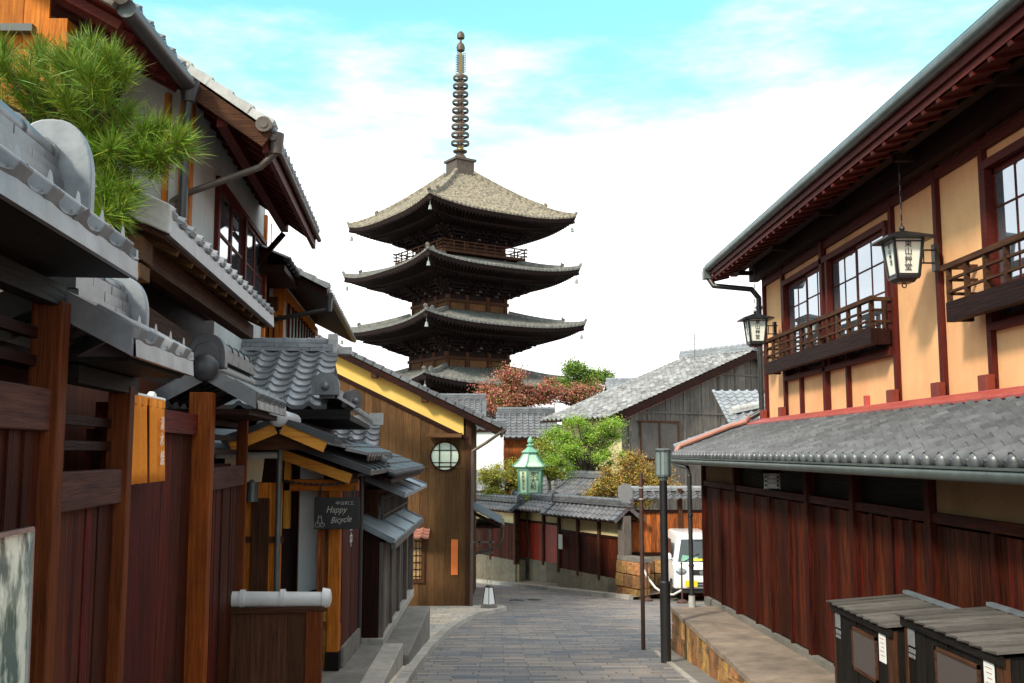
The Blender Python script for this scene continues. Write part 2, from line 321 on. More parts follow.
def text_part(name, body, size, origin, xdir, ydir, mat, parent, vertical=False, ext=0.002, gap=1.0, sx=1.0):
    """lettering turned into a mesh; origin = centre of the first line / of the top character; one mesh per part"""
    mb = MB(); xd, yd = Vector(xdir).normalized(), Vector(ydir).normalized(); zd = xd.cross(yd)
    items = [(ch, -i*size*gap) for i, ch in enumerate(body)] if vertical else [(body, 0)]
    for ch, dy in items:
        cu = bpy.data.curves.new('t', 'FONT'); cu.body = ch; cu.size = size; cu.extrude = ext; cu.align_x = 'CENTER'; cu.align_y = 'CENTER'
        cu.resolution_u = 3
        ob = bpy.data.objects.new('t', cu); C.objects.link(ob)
        dg = bpy.context.evaluated_depsgraph_get(); me = bpy.data.meshes.new_from_object(ob.evaluated_get(dg))
        vs = [Vector(origin) + xd*v.co.x*sx + yd*(v.co.y + dy) + zd*v.co.z for v in me.vertices]
        mb.add(vs, [tuple(p.vertices) for p in me.polygons])
        bpy.data.objects.remove(ob); bpy.data.curves.remove(cu); bpy.data.meshes.remove(me)
    if not mb.v: return None
    return part(name, mb, mat, parent)

def each(name, mat, parent, pieces, bev=0):
    for m_ in pieces: part(name, m_, mat, parent, bev=bev)

def planks(mb, p0, p1, z0, z1, width=0.14, thick=0.022, out=None, gap=0.004, jit=0.004):
    """vertical boards from p0 to p1 (plan points); z0/z1 numbers or functions of 0..1; out = plan normal the boards project to"""
    p0, p1 = Vector((p0[0], p0[1], 0)), Vector((p1[0], p1[1], 0)); Ln = (p1 - p0).length; d = (p1 - p0)/Ln
    nrm = Vector((out[0], out[1], 0)).normalized() if out else Vector((d.y, -d.x, 0))
    n = max(1, round(Ln/width)); f0 = z0 if callable(z0) else (lambda t: z0); f1 = z1 if callable(z1) else (lambda t: z1)
    t = [0.0] + sorted(min(0.999, max(0.001, (i + random.uniform(-0.16, 0.16))/n)) for i in range(1, n)) + [1.0]
    for a, b in zip(t, t[1:]):
        A = p0 + d*(a*Ln + gap/2); B = p0 + d*(b*Ln - gap/2); th = nrm*(thick + random.uniform(-jit, jit)); z = Vector((0, 0, 1))
        mb.frame8([A + z*f0(a), B + z*f0(b), B + th + z*f0(b), A + th + z*f0(a)], [A + z*f1(a), B + z*f1(b), B + th + z*f1(b), A + th + z*f1(a)])
    return mb

def tile_sheet(mb, O, U, V, W, Ln, pitch=0.27, course=0.235, amp=0.030, lip=0.022, ns=8, keep=None, jit=0.003):
    """wavy pantiles on the plane at O; U runs along the eave, V up the slope"""
    O, U, V = Vector(O), Vector(U).normalized(), Vector(V).normalized(); N = U.cross(V).normalized()
    if N.z < 0: N = -N
    nc = max(1, round(W/pitch)); p = W/nc; nr = max(1, round(Ln/course)); c = Ln/nr
    prof = []
    for k in range(ns):
        s_ = k/ns; prof.append(amp*(math.exp(-((s_ - 0.2)/0.13)**2)*1.35 + 0.28*math.cos(2*math.pi*(s_ - 0.2))))
    cols = [(i*p + k*p/ns, prof[k], i) for i in range(nc) for k in range(ns)] + [(W, prof[0], nc)]
    rnd = [[random.uniform(-jit, jit) for _ in range(nc + 1)] for _ in range(nr + 1)]
    for j in range(nr):
        for i in range(nc):          # every tile its own little sheet, a touch out of line with its neighbours
            dv, dn, tl = 1.2*rnd[j][i], rnd[j][i + 1], random.uniform(-jit, jit)*0.8
            pr_ = [(i*p + k*p/ns, prof[k % ns]) for k in range(ns + 1)]
            rows = [[O + U*u + V*(j*c + dv + vv) + N*(h + lf + dn + tl*(u/p - i - .5)) for u, h in pr_] for vv, lf in ((0.0, -0.004 if j else -0.03), (0.0, lip), (c + 0.004, 0.001))]
            mb.grid(rows)
    return mb
def eave_discs(mb, O, U, V, W, pitch=0.27, r=0.05, ns=8):
    O, U, V = Vector(O), Vector(U).normalized(), Vector(V).normalized(); N = U.cross(V).normalized()
    if N.z < 0: N = -N
    nc = max(1, round(W/pitch)); p = W/nc
    for i in range(nc):
        c = O + U*((i + 0.2)*p) + N*0.012
        mb.cyl(c - V*0.02, c + V*0.06, r*0.9, r*0.9, 10, caps=False); mb.ball(c - V*0.015, r*0.86, 7, 10, (.8, .8, .95))
    return mb
def verge_tiles(mb, A, B, side, drop=0.11, wd=0.16, course=0.24):
    """stepped L-shaped verge tiles from A (eave) to B (ridge); side = unit vector pointing off the roof"""
    A, B, S = Vector(A), Vector(B), Vector(side).normalized(); Ln = (B - A).length; n = max(1, round(Ln/course)); d = (B - A)/Ln
    N = d.cross(S).normalized()
    if N.z < 0: N = -N
    for i in range(n):
        a = A + d*(i*Ln/n - 0.02); b = A + d*((i + 1)*Ln/n)
        t0, t1 = 0.062, 0.036
        mb.frame8([a - S*wd, a + S*0.02, b + S*0.02, b - S*wd], [a - S*wd + N*t0, a + S*0.02 + N*t0, b + S*0.02 + N*t1, b - S*wd + N*t1])
        mb.frame8([a + S*0.02 - N*drop, a + S*0.045 - N*drop, b + S*0.045 - N*drop, b + S*0.02 - N*drop],
                  [a + S*0.02 + N*t0, a + S*0.045 + N*t0, b + S*0.045 + N*t1, b + S*0.02 + N*t1])
    return mb
def ridge_stack(mb, A, B, layers=3, w0=0.24, lh=0.045, top_r=0.075, piece=0.3):
    """courses of flat ridge tiles with a row of round tiles on top"""
    A, B = Vector(A), Vector(B); Ln = (B - A).length; d = (B - A)/Ln; up = Vector((0, 0, 1)); n = max(1, round(Ln/piece))
    for k in range(layers):
        ww = w0 - 0.025*k; off = 0.5*(k % 2)
        for i in range(n + (1 if off else 0)):
            s0 = max(0, (i - off))*Ln/n; s1 = min(n, i + 1 - off)*Ln/n
            if s1 - s0 < 0.01: continue
            z = up*(lh*(k + 0.5))
            mb.bar(A + d*(s0 + 0.003) + z, A + d*(s1 - 0.003) + z, ww + random.uniform(-.004, .004), lh - 0.006)
    z = up*(lh*layers + top_r*0.35)
    for i in range(n):
        mb.cyl(A + d*(i*Ln/n) + z, A + d*((i + 0.9)*Ln/n) + z, top_r, top_r*0.94, 12)
        mb.cyl(A + d*((i + 0.88)*Ln/n) + z, A + d*((i + 1)*Ln/n) + z, top_r*1.1, top_r*1.1, 12)
    return mb
def onigawara(mb, c, face, h=0.36, wd=0.34, t=0.06, boss=True):
    """ridge end plate: arched slab with a raised rim and a boss; c = foot centre, face = unit vector it looks along"""
    c, F = Vector(c), Vector(face).normalized(); up = Vector((0, 0, 1)); S = F.cross(up).normalized()
    def arch(sc_, f0):
        pts = []
        for s_, z_ in [(-.5, 0)] + [(-.5*abs(math.cos(R(q)))**.8*(1 if q < 90 else -1), .35 + .65*math.sin(R(q))**.9) for q in range(0, 181, 10)] + [(.5, 0)]:
            pts.append(c + S*(s_*wd*sc_) + up*(z_*h*(sc_ if z_ > 0 else 1) + 0) + F*f0)
        return pts
    mb.prism(arch(1, 0), F*t); mb.prism(arch(0.74, t), F*0.015)
    if boss: mb.ball(c + F*(t + 0.02) + up*h*0.38, 0.055*wd/0.34, 6, 10)
    return mb
def crown(mb, clumps, n, size, flat=0.0):
    """leaf-sized faces spread in the clumps' volume (denser towards their surface)"""
    tot = sum(c[1]**2 for c in clumps)
    for c, r, *rest in clumps:
        sq = rest[0] if rest else 0.75; cc = Vector(c)
        for _ in range(int(n*r*r/tot)):
            d = Vector((random.gauss(0, 1), random.gauss(0, 1), random.gauss(0, 1))).normalized(); k = r*min(1.7, abs(random.gauss(0, 0.62)) + 0.12)
            p = cc + Vector((d.x*k, d.y*k, d.z*k*sq)); s_ = size*random.uniform(0.6, 1.3)
            a = Vector((random.gauss(0, 1), random.gauss(0, 1), random.gauss(0, 0.5))).normalized(); b = a.cross(Vector((random.gauss(0, 1), random.gauss(0, 1), random.gauss(0, 1)))).normalized()
            mb.add([p - a*s_*0.5, p - b*s_*0.3, p + a*s_*0.5, p + b*s_*0.3], [(0, 1, 2, 3)])
    return mb
def limbs(mb, base, tips, r0=0.1, seg=5, wob=0.12):
    base = Vector(base)
    for tp, r in tips:
        tp = Vector(tp); pts = []
        for k in range(seg + 1):
            t = k/seg; p = base.lerp(tp, t); p.z += 0.25*(tp - base).length*math.sin(math.pi*t)*0.25
            if 0 < k < seg: p += Vector((random.uniform(-wob, wob), random.uniform(-wob, wob), random.uniform(-wob, wob)*0.4))
            pts.append(p)
        for k in range(seg): mb.cyl(pts[k], pts[k+1], r*(1 - 0.8*k/seg), r*(1 - 0.8*(k + 1)/seg), 7)
    return mb
# street level under the eye (the eye is at z = 0, 1.6 m above the paving where the camera stands)
ZS = [(-30, 0.2), (-5, -1.25), (0, -1.6), (5, -1.93), (10.5, -2.38), (13.5, -2.68), (20, -3.3), (27, -3.92), (36, -4.55), (60, -6.0), (90, -7.5), (2000, -7.5)]
def zs(y):
    for (a, p), (b, q) in zip(ZS, ZS[1:]):
        if y <= b: return p + (q - p)*(y - a)/(b - a)
    return -7.5
def place(fr, x, y, z=0.0, rot=LB):
    return Matrix.Rotation(rot, 3, 'Z') @ Vector((x, y, z))

# ================================================================== THE SETTING
def lerp(a, b, t): return a + (b - a)*t
def frange(a, b, n): return [a + (b - a)*i/n for i in range(n + 1)]
def plin(tab, y):
    if y <= tab[0][0]: return tab[0][1]
    for (a, p), (b, q) in zip(tab, tab[1:]):
        if y <= b: return p + (q - p)*(y - a)/(b - a)
    return tab[-1][1]
KX = [(-6, -0.75), (9, -0.90), (12, -0.92), (14.5, -0.90), (17.5, -0.80), (20, -0.62), (21.5, -0.40), (22.6, -0.02), (23.3, 0.20), (23.9, 0.15), (24.25, -0.3)]
ys = frange(-30, 60, 45) + [75, 90, 150, 400, 2000]
g = MB(); g.grid([[(x, y, zs(y) - 0.02) for x in (-1500, -60, -20, -8, 0, 8, 20, 60, 1500)] for y in ys])
solo('ground', g, 'ground', 'bare brown ground under the whole town', 'ground', kind='structure')
def xl(y): return plin(KX, y) if y < 24.25 else -16.0
def xr(y):
    if y <= 14.5: return plin([(-6, 2.0), (9, 2.26), (14.5, 2.46)], y)
    if y <= 27: return 3.9 if y > 26.4 else 9.0
    return 3.85 - (y - 27)*0.539
rd = MB()
for a, b in zip(frange(-5, 24.24, 60), frange(-5, 24.24, 60)[1:]):
    xa0, xa1, xb0, xb1 = xl(a), xr(a), xl(b), xr(b)
    if a < 14.5 < b: xb1 = xr(14.4)
    rd.add([(xa0, a, zs(a)), (xa1, a, zs(a)), (xb1, b, zs(b)), (xb0, b, zs(b))], [(0, 1, 2, 3)])
for a, b in zip(frange(24.24, 50, 26), frange(24.24, 50, 26)[1:]):
    r_ = lambda y: 9.0 if y < 27 else xr(y)
    rd.add([(-16, a, zs(a)), (min(r_(a), 9), a, zs(a)), (min(r_(b), 9), b, zs(b)), (-16, b, zs(b))], [(0, 1, 2, 3)])
solo('road', rd, 'paving', 'narrow street of grey stone setts curving downhill', 'road', kind='structure')
sw = MB(); kb = MB()
yy = frange(-5, 22.6, 46) + [23.0, 23.3, 23.6, 23.9, 24.1, 24.25]
for a, b in zip(yy, yy[1:]):
    h = 0.07; xa, xb = xl(a) - 0.13, xl(min(b, 24.249)) - 0.13
    sw.add([(-6, a, zs(a) + h), (xa, a, zs(a) + h), (xb, b, zs(b) + h), (-6, b, zs(b) + h)], [(0, 1, 2, 3)])
    A, B = (xl(a), a), (xl(min(b, 24.249)), b)
    kb.frame8([(A[0] - .13, A[1] + .004, zs(a) - .05), (A[0], A[1] + .004, zs(a) - .05), (B[0], B[1] - .004, zs(b) - .05), (B[0] - .13, B[1] - .004, zs(b) - .05)],
              [(A[0] - .13, A[1] + .004, zs(a) + .085), (A[0], A[1] + .004, zs(a) + .085), (B[0], B[1] - .004, zs(b) + .085), (B[0] - .13, B[1] - .004, zs(b) + .085)])
solo('pavement', sw, 'sidewalk', 'pale paved strip beside the left houses', 'pavement', kind='structure')
solo('kerb', kb, 'kerb', 'curved pale stone kerb of the left pavement', 'kerb', kind='structure')
# kerb and drain along the right hand terrace
kb = MB(); dr = MB()
for a, b in zip(frange(3, 14.2, 16), frange(3, 14.2, 16)[1:]):
    X = lambda y: xr(y) - 0.30
    kb.frame8([(X(a), a + .004, zs(a) - .05), (X(a) + .07, a + .004, zs(a) - .05), (X(b) + .07, b - .004, zs(b) - .05), (X(b), b - .004, zs(b) - .05)],
              [(X(a), a + .004, zs(a) + .018), (X(a) + .07, a + .004, zs(a) + .018), (X(b) + .07, b - .004, zs(b) + .018), (X(b), b - .004, zs(b) + .018)])
    dr.add([(X(a) + .07, a, zs(a) + .006), (xr(a) + .02, a, zs(a) + .006), (xr(b) + .02, b, zs(b) + .006), (X(b) + .07, b, zs(b) + .006)], [(0, 1, 2, 3)])
solo('kerb', kb, 'kerb', 'thin stone kerb at the foot of the ochre stone terrace', 'kerb', kind='structure')
solo('drain', dr, 'concrete', 'shallow concrete drain at the foot of the ochre stone terrace', 'drain', kind='structure')
# manhole lid
for x, y in ((.50, 27.2), (.98, 27.4)):
    b = MB(); b.cyl((x, y, zs(y) - .02), (x, y, zs(y) + .012), .20, .20, 20); solo('drain_cover', b, 'black_metal', 'small round dark drain cover in the far paving, ' + ('left' if x < .7 else 'right') + ' one of two', 'drain cover', (x, y, zs(y)), 0, 'round drain covers in the street')
# ------------------------------------------------------------------ right terrace: stone face and walkway
def zd(y): return -2.02 - 0.03*(y - 9.2)
def zb(y): return -1.95 - 0.030*(y - 9.2)
t = thing('stone_terrace', 'raised terrace faced with ochre stones below the dark red board wall', 'terrace', (2.7, 9, -2.5))
core = MB(); core.grid([[(xr(y) + .07, y, zs(y) - .1), (xr(y) + .07, y, zd(y) - .05)] for y in frange(2, 14.4, 20)]); core.box(2.5, 4.6, 14.4, 14.46, -3.0, zd(14.4) - .05)
part('backing', core, 'mortar', t)
st = MB(); y = 2.0
while y < 14.4:
    ln = random.uniform(0.13, 0.34); rows = random.choice((1, 2, 2, 3)); zl = zs(y + ln/2) - .05; zh = zd(y + ln/2) - 0.02
    for k in range(rows):
        z0 = lerp(zl, zh, k/rows); z1 = lerp(zl, zh, (k + 1)/rows) - .012; x = xr(y + ln/2); j = lambda: random.uniform(-.018, .018)
        st.frame8([(x+j(), y + .008 + j()*.5, z0), (x + .2, y + .008, z0), (x + .2, y + ln - .008, z0), (x+j(), y + ln - .008 + j()*.5, z0)],
                  [(x + .01 + j(), y + .008 + j()*.5, z1), (x + .2, y + .008, z1), (x + .2, y + ln - .008, z1), (x + .01 + j(), y + ln - .008 + j()*.5, z1)])
    y += ln
part('stone_facing', st, 'stone_orange', t, bev=0.012)
wk = MB(); wk.grid([[(xr(y) - .012 + 0.004*math.sin(y*5.1), y, zd(y) - .05), (xr(y) - .008 + 0.004*math.sin(y*5.1), y, zd(y)), (xr(y) + .25, y, zd(y) + .015), (3.12, y, zd(y) + .01), (4.6, y, zd(y) + .01)] for y in frange(2, 14.42, 60)])
part('walkway', wk, 'deckfloor', t)

M['footred'] = material('dark_red_block', (0.26, 0.035, 0.018), (0.16, 0.024, 0.014), 0.55, 8.0, dirt=0.3)
# ================================================================== RIGHT HOUSE
t = thing('inn_building', 'two storey building on the right with yellow plaster upper wall and dark red boards below', 'building', (4.1, 9, -2.2))
YN, YF = 2.5, 15.15
b = MB()
# upper plaster wall with real window openings; windows: (y0,y1,z0,z1)
wins = [(10.2, 14.02, 1.05, 2.34), (5.2, 8.12, 1.05, 2.34)]
b.box(4.1, 4.22, YN, 5.2, .45, 2.9); b.box(4.1, 4.22, 8.12, 10.2, .45, 2.9); b.box(4.1, 4.22, 14.02, YF, .45, 2.9)
for y0, y1, z0, z1 in wins: b.box(4.1, 4.22, y0, y1, .45, z0); b.box(4.1, 4.22, y0, y1, z1, 2.9)
b.box(4.1, 9, YF, YF + .12, .45, 2.9); b.prism([(4.1, YF, 2.9), (9.0, YF, 2.9), (9, YF, 3.6), (7, YF, 4.6), (4.1, YF, 3.1)], (0, .12, 0))
part('upper_wall', b, 'yellow_plaster', t)
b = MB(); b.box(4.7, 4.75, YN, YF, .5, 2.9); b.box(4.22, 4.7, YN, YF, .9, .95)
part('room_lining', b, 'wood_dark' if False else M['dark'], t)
for yv, z1 in ((15.10, 2.95), (14.1, 2.95), (12.3, 2.95), (10.12, 2.95), (9.06, 2.95), (8.15, 2.95), (6.65, 2.95), (5.15, 2.95)):
    if yv == 12.3:
        p = MB(); p.box(4.03, 4.13, yv - .05, yv + .05, .43, z1); part('post', p, 'trim', t, bev=.004); continue
    p = MB(); p.box(4.05, 4.12, yv - .036, yv + .036, .43, z1); post = part('post', p, 'trim', t, bev=.004)
    q = MB(); q.box(3.975, 4.05, yv - .075, yv + .075, .46, .63); part('foot_block', q, M['footred'], post, bev=.005)
for yv in (13.35, 11.55, 11.0):
    p = MB(); p.box(4.05, 4.12, yv - .035, yv + .035, .43, 1.15 if yv > 11.2 else .62); part('short_post', p, 'trim' if yv > 11.2 else 'red_paint', t, bev=.004)
p = MB(); p.box(4.055, 4.12, YN, YF, 2.52, 2.62); p.box(4.05, 4.12, YN, YF, 2.80, 2.95); part('tie_beam', p, 'trim_y', t)
p = MB(); p.box(3.97, 4.12, YN, YF + .05, .405, .50); p.frame8([(3.82, YN, .40), (3.98, YN, .45), (3.98, YF + .2, .45), (3.82, YF + .2, .40)], [(3.82, YN, .435), (3.98, YN, .49), (3.98, YF + .2, .49), (3.82, YF + .2, .435)]); part('red_sill', p, 'red_paint', t, bev=.01)
# windows
for y0, y1, z0, z1 in wins:
    f = MB(); f.box(4.03, 4.16, y0, y1, z1, z1 + .07); f.box(4.03, 4.16, y0, y1, z0 - .06, z0)
    for yy_ in (y0 + .03, (y0 + y1)/2, y1 - .03): f.box(4.035, 4.15, yy_ - .035, yy_ + .035, z0, z1)
    wf = part('window', f, 'trim_y', t)
    ns = 4
    for k in range(ns):
        a = lerp(y0 + .06, y1 - .06, k/ns); c = lerp(y0 + .06, y1 - .06, (k + 1)/ns); s_ = MB(); xx = 4.075 + .03*(k % 2)
        s_.box(xx, xx + .025, a, a + .035, z0, z1); s_.box(xx, xx + .025, c - .035, c, z0, z1); s_.box(xx, xx + .025, a, c, z0, z0 + .05); s_.box(xx, xx + .025, a, c, z1 - .05, z1)
        m_ = (a + c)/2; s_.box(xx + .004, xx + .022, m_ - .009, m_ + .009, z0, z1)
        for q in (1, 2, 3): zz = lerp(z0, z1, q/4 - .01); s_.box(xx + .005, xx + .021, a, c, zz - .009, zz + .009)
        part('sash', s_, 'trim_y', wf)
        gl = MB(); gl.box(xx + .010, xx + .014, a + .02, c - .02, z0 + .02, z1 - .02); part('pane', gl, 'glass', wf)
# balconies
for y0, y1 in ((10.16, 14.25), (5.1, 8.42)):
    bl = MB(); bl.box(3.83, 3.91, y0, y1, 1.10, 1.27); bl.box(3.912, 4.04, y0 + .003, y0 + .07, 1.103, 1.267); bl.box(3.912, 4.04, y1 - .07, y1 - .003, 1.103, 1.267); bl.box(3.912, 4.1, y0 + .075, y1 - .075, 1.20, 1.23)
    bal = part('balcony', bl, 'dark_y', t, bev=.004)
    rl = MB()
    rl.box(3.825, 3.885, y0 - .06, y1 + .06, 1.555, 1.60); rl.box(3.84, 3.87, y0, y1, 1.455, 1.475); rl.box(3.84, 3.87, y0, y1, 1.345, 1.365)
    for ye in (y0 + .03, y1 - .03):
        rl.box(3.85, 4.1, ye - .02, ye + .02, 1.555, 1.595); rl.box(3.85, 4.1, ye - .012, ye + .012, 1.45, 1.475); rl.box(3.85, 4.1, ye - .012, ye + .012, 1.33, 1.355)
    n = round((y1 - y0)/.33)
    for k in range(n + 1):
        yk = lerp(y0 + .03, y1 - .03, k/n); rl.box(3.835, 3.875, yk - .017, yk + .017, 1.24, 1.56)
    rl.box(3.97, 4.0, y0 + .012, y0 + .045, 1.24, 1.56)
    part('railing', rl, 'brown2_y', bal)
# upper roof
SL = 0.38; rf = MB(); Vd = (1, 0, SL); ln = math.hypot(1, SL)
tile_sheet(rf, (3.36, YN - .5, 2.90), (0, 1, 0), Vd, 15.72 - YN + .5, 3.9*ln)
part('roof', rf, 'tile', t)
tile_b = MB(); tile_sheet(tile_b, (11.1, YN - .5, 2.90), (0, 1, 0), (-1, 0, SL), 15.72 - YN + .5, 3.9*ln); part('rear_roof', tile_b, 'tile', t)
v = MB(); verge_tiles(v, (3.36, 15.74, 2.93), (7.26, 15.74, 2.93 + 3.9*SL), (0, 1, 0)); part('verge', v, 'tile', t)
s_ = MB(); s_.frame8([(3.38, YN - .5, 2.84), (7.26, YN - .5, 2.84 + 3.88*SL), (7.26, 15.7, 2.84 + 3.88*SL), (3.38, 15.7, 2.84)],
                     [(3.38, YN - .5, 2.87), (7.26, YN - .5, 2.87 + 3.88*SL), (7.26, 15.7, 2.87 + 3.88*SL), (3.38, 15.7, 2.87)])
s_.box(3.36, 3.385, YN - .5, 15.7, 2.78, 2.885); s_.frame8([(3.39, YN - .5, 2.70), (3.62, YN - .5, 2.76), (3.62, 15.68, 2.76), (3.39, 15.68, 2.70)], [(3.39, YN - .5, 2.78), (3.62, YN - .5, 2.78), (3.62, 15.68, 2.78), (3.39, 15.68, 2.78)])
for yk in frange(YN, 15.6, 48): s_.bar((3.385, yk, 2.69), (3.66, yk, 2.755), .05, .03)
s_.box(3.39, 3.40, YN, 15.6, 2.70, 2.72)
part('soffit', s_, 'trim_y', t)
each('rafter', 'trim_x', t, [MB().bar((3.40, yk, 2.81), (4.2, yk, 2.81 + .8*SL), .05, .06) for yk in frange(YN - .4, 15.6, 44)])
r_ = MB(); r_.box(3.68, 3.78, YN, 15.6, 2.76, 2.885); r_.box(3.90, 4.03, YN, 15.3, 2.62, 2.86)
for yk in (15.1, 13.2, 11.2, 9.06, 7.1, 5.15): r_.box(3.70, 3.91, yk - .035, yk + .035, 2.70, 2.762)
part('eave_beam', r_, 'dark_y', t)
gt = MB()
for yy_a, yy_b in zip(frange(YN - .5, 15.74, 7), frange(YN - .5, 15.74, 7)[1:]):
    gt.cyl((3.325, yy_a, 2.90), (3.325, yy_b, 2.90), .055, .055, 12)
gt.box(3.30, 3.36, YN - .5, 15.74, 2.93, 2.965)
gt.box(3.27, 3.39, 15.62, 15.78, 2.74, 2.88)
part('gutter', gt, 'gutter', t, smooth=True)
dp = MB(); dp.tube([(3.34, 15.7, 2.78), (3.42, 15.62, 2.62), (3.95, 15.35, 2.52), (4.05, 15.32, 2.38), (4.05, 15.32, .62), (3.88, 15.36, .52)], .042, 10)
for zk in (2.2, 1.5, .9): dp.cyl((4.05, 15.32, zk), (4.05, 15.32, zk + .05), .052, .052, 10)
part('downpipe', dp, 'pipe_dark', t, smooth=True)
# pent roof
P0 = Vector((2.72, YN - .5, -.055)); P1 = Vector((4.08, 0, .44)); sl = (P1.z - P0.z)/(4.08 - 2.72); ln = math.hypot(4.08 - 2.72, P1.z - P0.z)
rf = MB(); tile_sheet(rf, P0, (0, 1, 0), (1, 0, sl), 15.6 - YN + .5, ln, pitch=.212, course=.17, amp=.036, lip=.015, ns=10)
eave_discs(rf, P0 + Vector((0, 0, .0)), (0, 1, 0), (1, 0, sl), 15.6 - YN + .5, .212, .060); pr = part('pent_roof', rf, 'tile', t, smooth=True)
v = MB(); ridge_stack(v, (2.74, 15.56, -.02), (4.04, 15.56, .46), 1, .2, .05, .07, .26); part('verge_ridge', v, 'tile_pale', pr, smooth=True)
cp = MB(); cp.tube([(3.88, 15.36, .55), (3.84, 15.44, .47), (3.6, 15.46, .40), (2.80, 15.46, .09), (2.74, 15.46, 0.0)], .036, 8); part('pink_pipe', cp, 'copper_pink', t, smooth=True)
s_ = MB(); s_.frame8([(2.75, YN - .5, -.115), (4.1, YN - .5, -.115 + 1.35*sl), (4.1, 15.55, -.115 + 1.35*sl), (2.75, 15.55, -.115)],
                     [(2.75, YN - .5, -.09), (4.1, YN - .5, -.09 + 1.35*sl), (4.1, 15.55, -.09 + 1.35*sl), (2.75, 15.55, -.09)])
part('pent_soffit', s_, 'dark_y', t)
each('pent_rafter', 'dark_x', t, [MB().bar((2.78, yk, -.14), (3.15, yk, -.14 + .37*sl), .045, .05) for yk in frange(YN - .4, 15.5, 40)])
gt = MB(); gt.cyl((2.675, YN - .5, -.125), (2.675, 15.62, -.135), .042, .042, 12)
gt.box(2.63, 2.72, YN - .5, 15.62, -.098, -.085)
part('pent_gutter', gt, 'gutter', t, smooth=True)
dp = MB(); dp.tube([(2.70, 15.2, -.13), (2.70, 14.9, -.20), (2.72, 14.45, -.22), (2.72, 14.3, -.34), (2.72, 14.28, -2.1)], .032, 8)
for zk in (-.9, -1.6): dp.cyl((2.72, 14.28, zk), (2.72, 14.28, zk + .03), .042, .042, 8)
dpp = part('lower_downpipe', dp, 'pipe_dark', t, smooth=True)
q = MB(); q.cyl((2.72, 14.28, -2.17), (2.72, 14.28, -2.0), .05, .045, 10); part('pipe_foot', q, 'tile_white', dpp)
# ground floor
XL = 3.1
cz = MB(); cz.grid([[(XL - .03, y, zd(y) - .05), (XL - .03, y, zb(y)), (XL + .1, y, zb(y) + .005), (XL + .1, y, zd(y) - .05)] for y in frange(YN, YF, 20)])
part('plinth', cz, 'concrete', t)
for y0, y1 in zip((YN, 4.2, 5.4, 7.20, 7.95, 8.75, 10.05, 11.5, 13.1), (4.2, 5.4, 7.20, 7.95, 8.75, 10.05, 11.5, 13.1, YF)):
    pk = MB(); planks(pk, (XL + .03, y0), (XL + .03, y1), lambda q, a=y0, c=y1: zb(lerp(a, c, q)) + .02, -.52, .115, .016, out=(-1, 0))
    part('board_panel', pk, 'red', t)
for i, yv in enumerate((YF, 14.05, 13.1, 12.2, 11.5, 10.75, 10.05, 9.4, 8.75, 8.35, 7.95, 7.55, 7.2, 6.3, 5.4, 4.2)):
    big = i in (0, 2, 6, 8, 12, 14); wd_ = .045 if big else .022; p = MB(); p.box(XL - (.035 if big else .014), XL + .08, yv - wd_, yv + wd_, zb(yv) - .0, -.1 if big else -.5)
    part('wall_post', p, 'red', t, bev=.003)
p = MB(); p.box(XL - .02, XL + .08, YN, YF, -.50, -.425); part('middle_rail', p, 'red_y', t, bev=.004)
p = MB(); p.box(XL - .01, XL + .08, YN, YF, -.14, -.04); part('head_rail', p, 'dark_y', t)
p = MB(); p.box(XL + .05, XL + .09, 7.25, 13.1, -.42, -.14); part('transom_backing', p, 'black_y', t)  # black sheet puts the dark of the transom opening into colour
p = MB(); p.box(XL + .02, XL + .08, YN, 7.15, -.425, -.14); part('plaster_panel', p, 'tan', t)
p = MB(); p.box(XL + .02, XL + .08, 13.15, YF - .05, -.425, -.14); part('plaster_panel', p, 'tan', t)
p = MB(); p.box(XL + .09, 9, YN, YF, -2.6, -.1); p.box(4.23, 9, YN, YF, -.1, .42); part('inner_wall', p, 'dark', t)

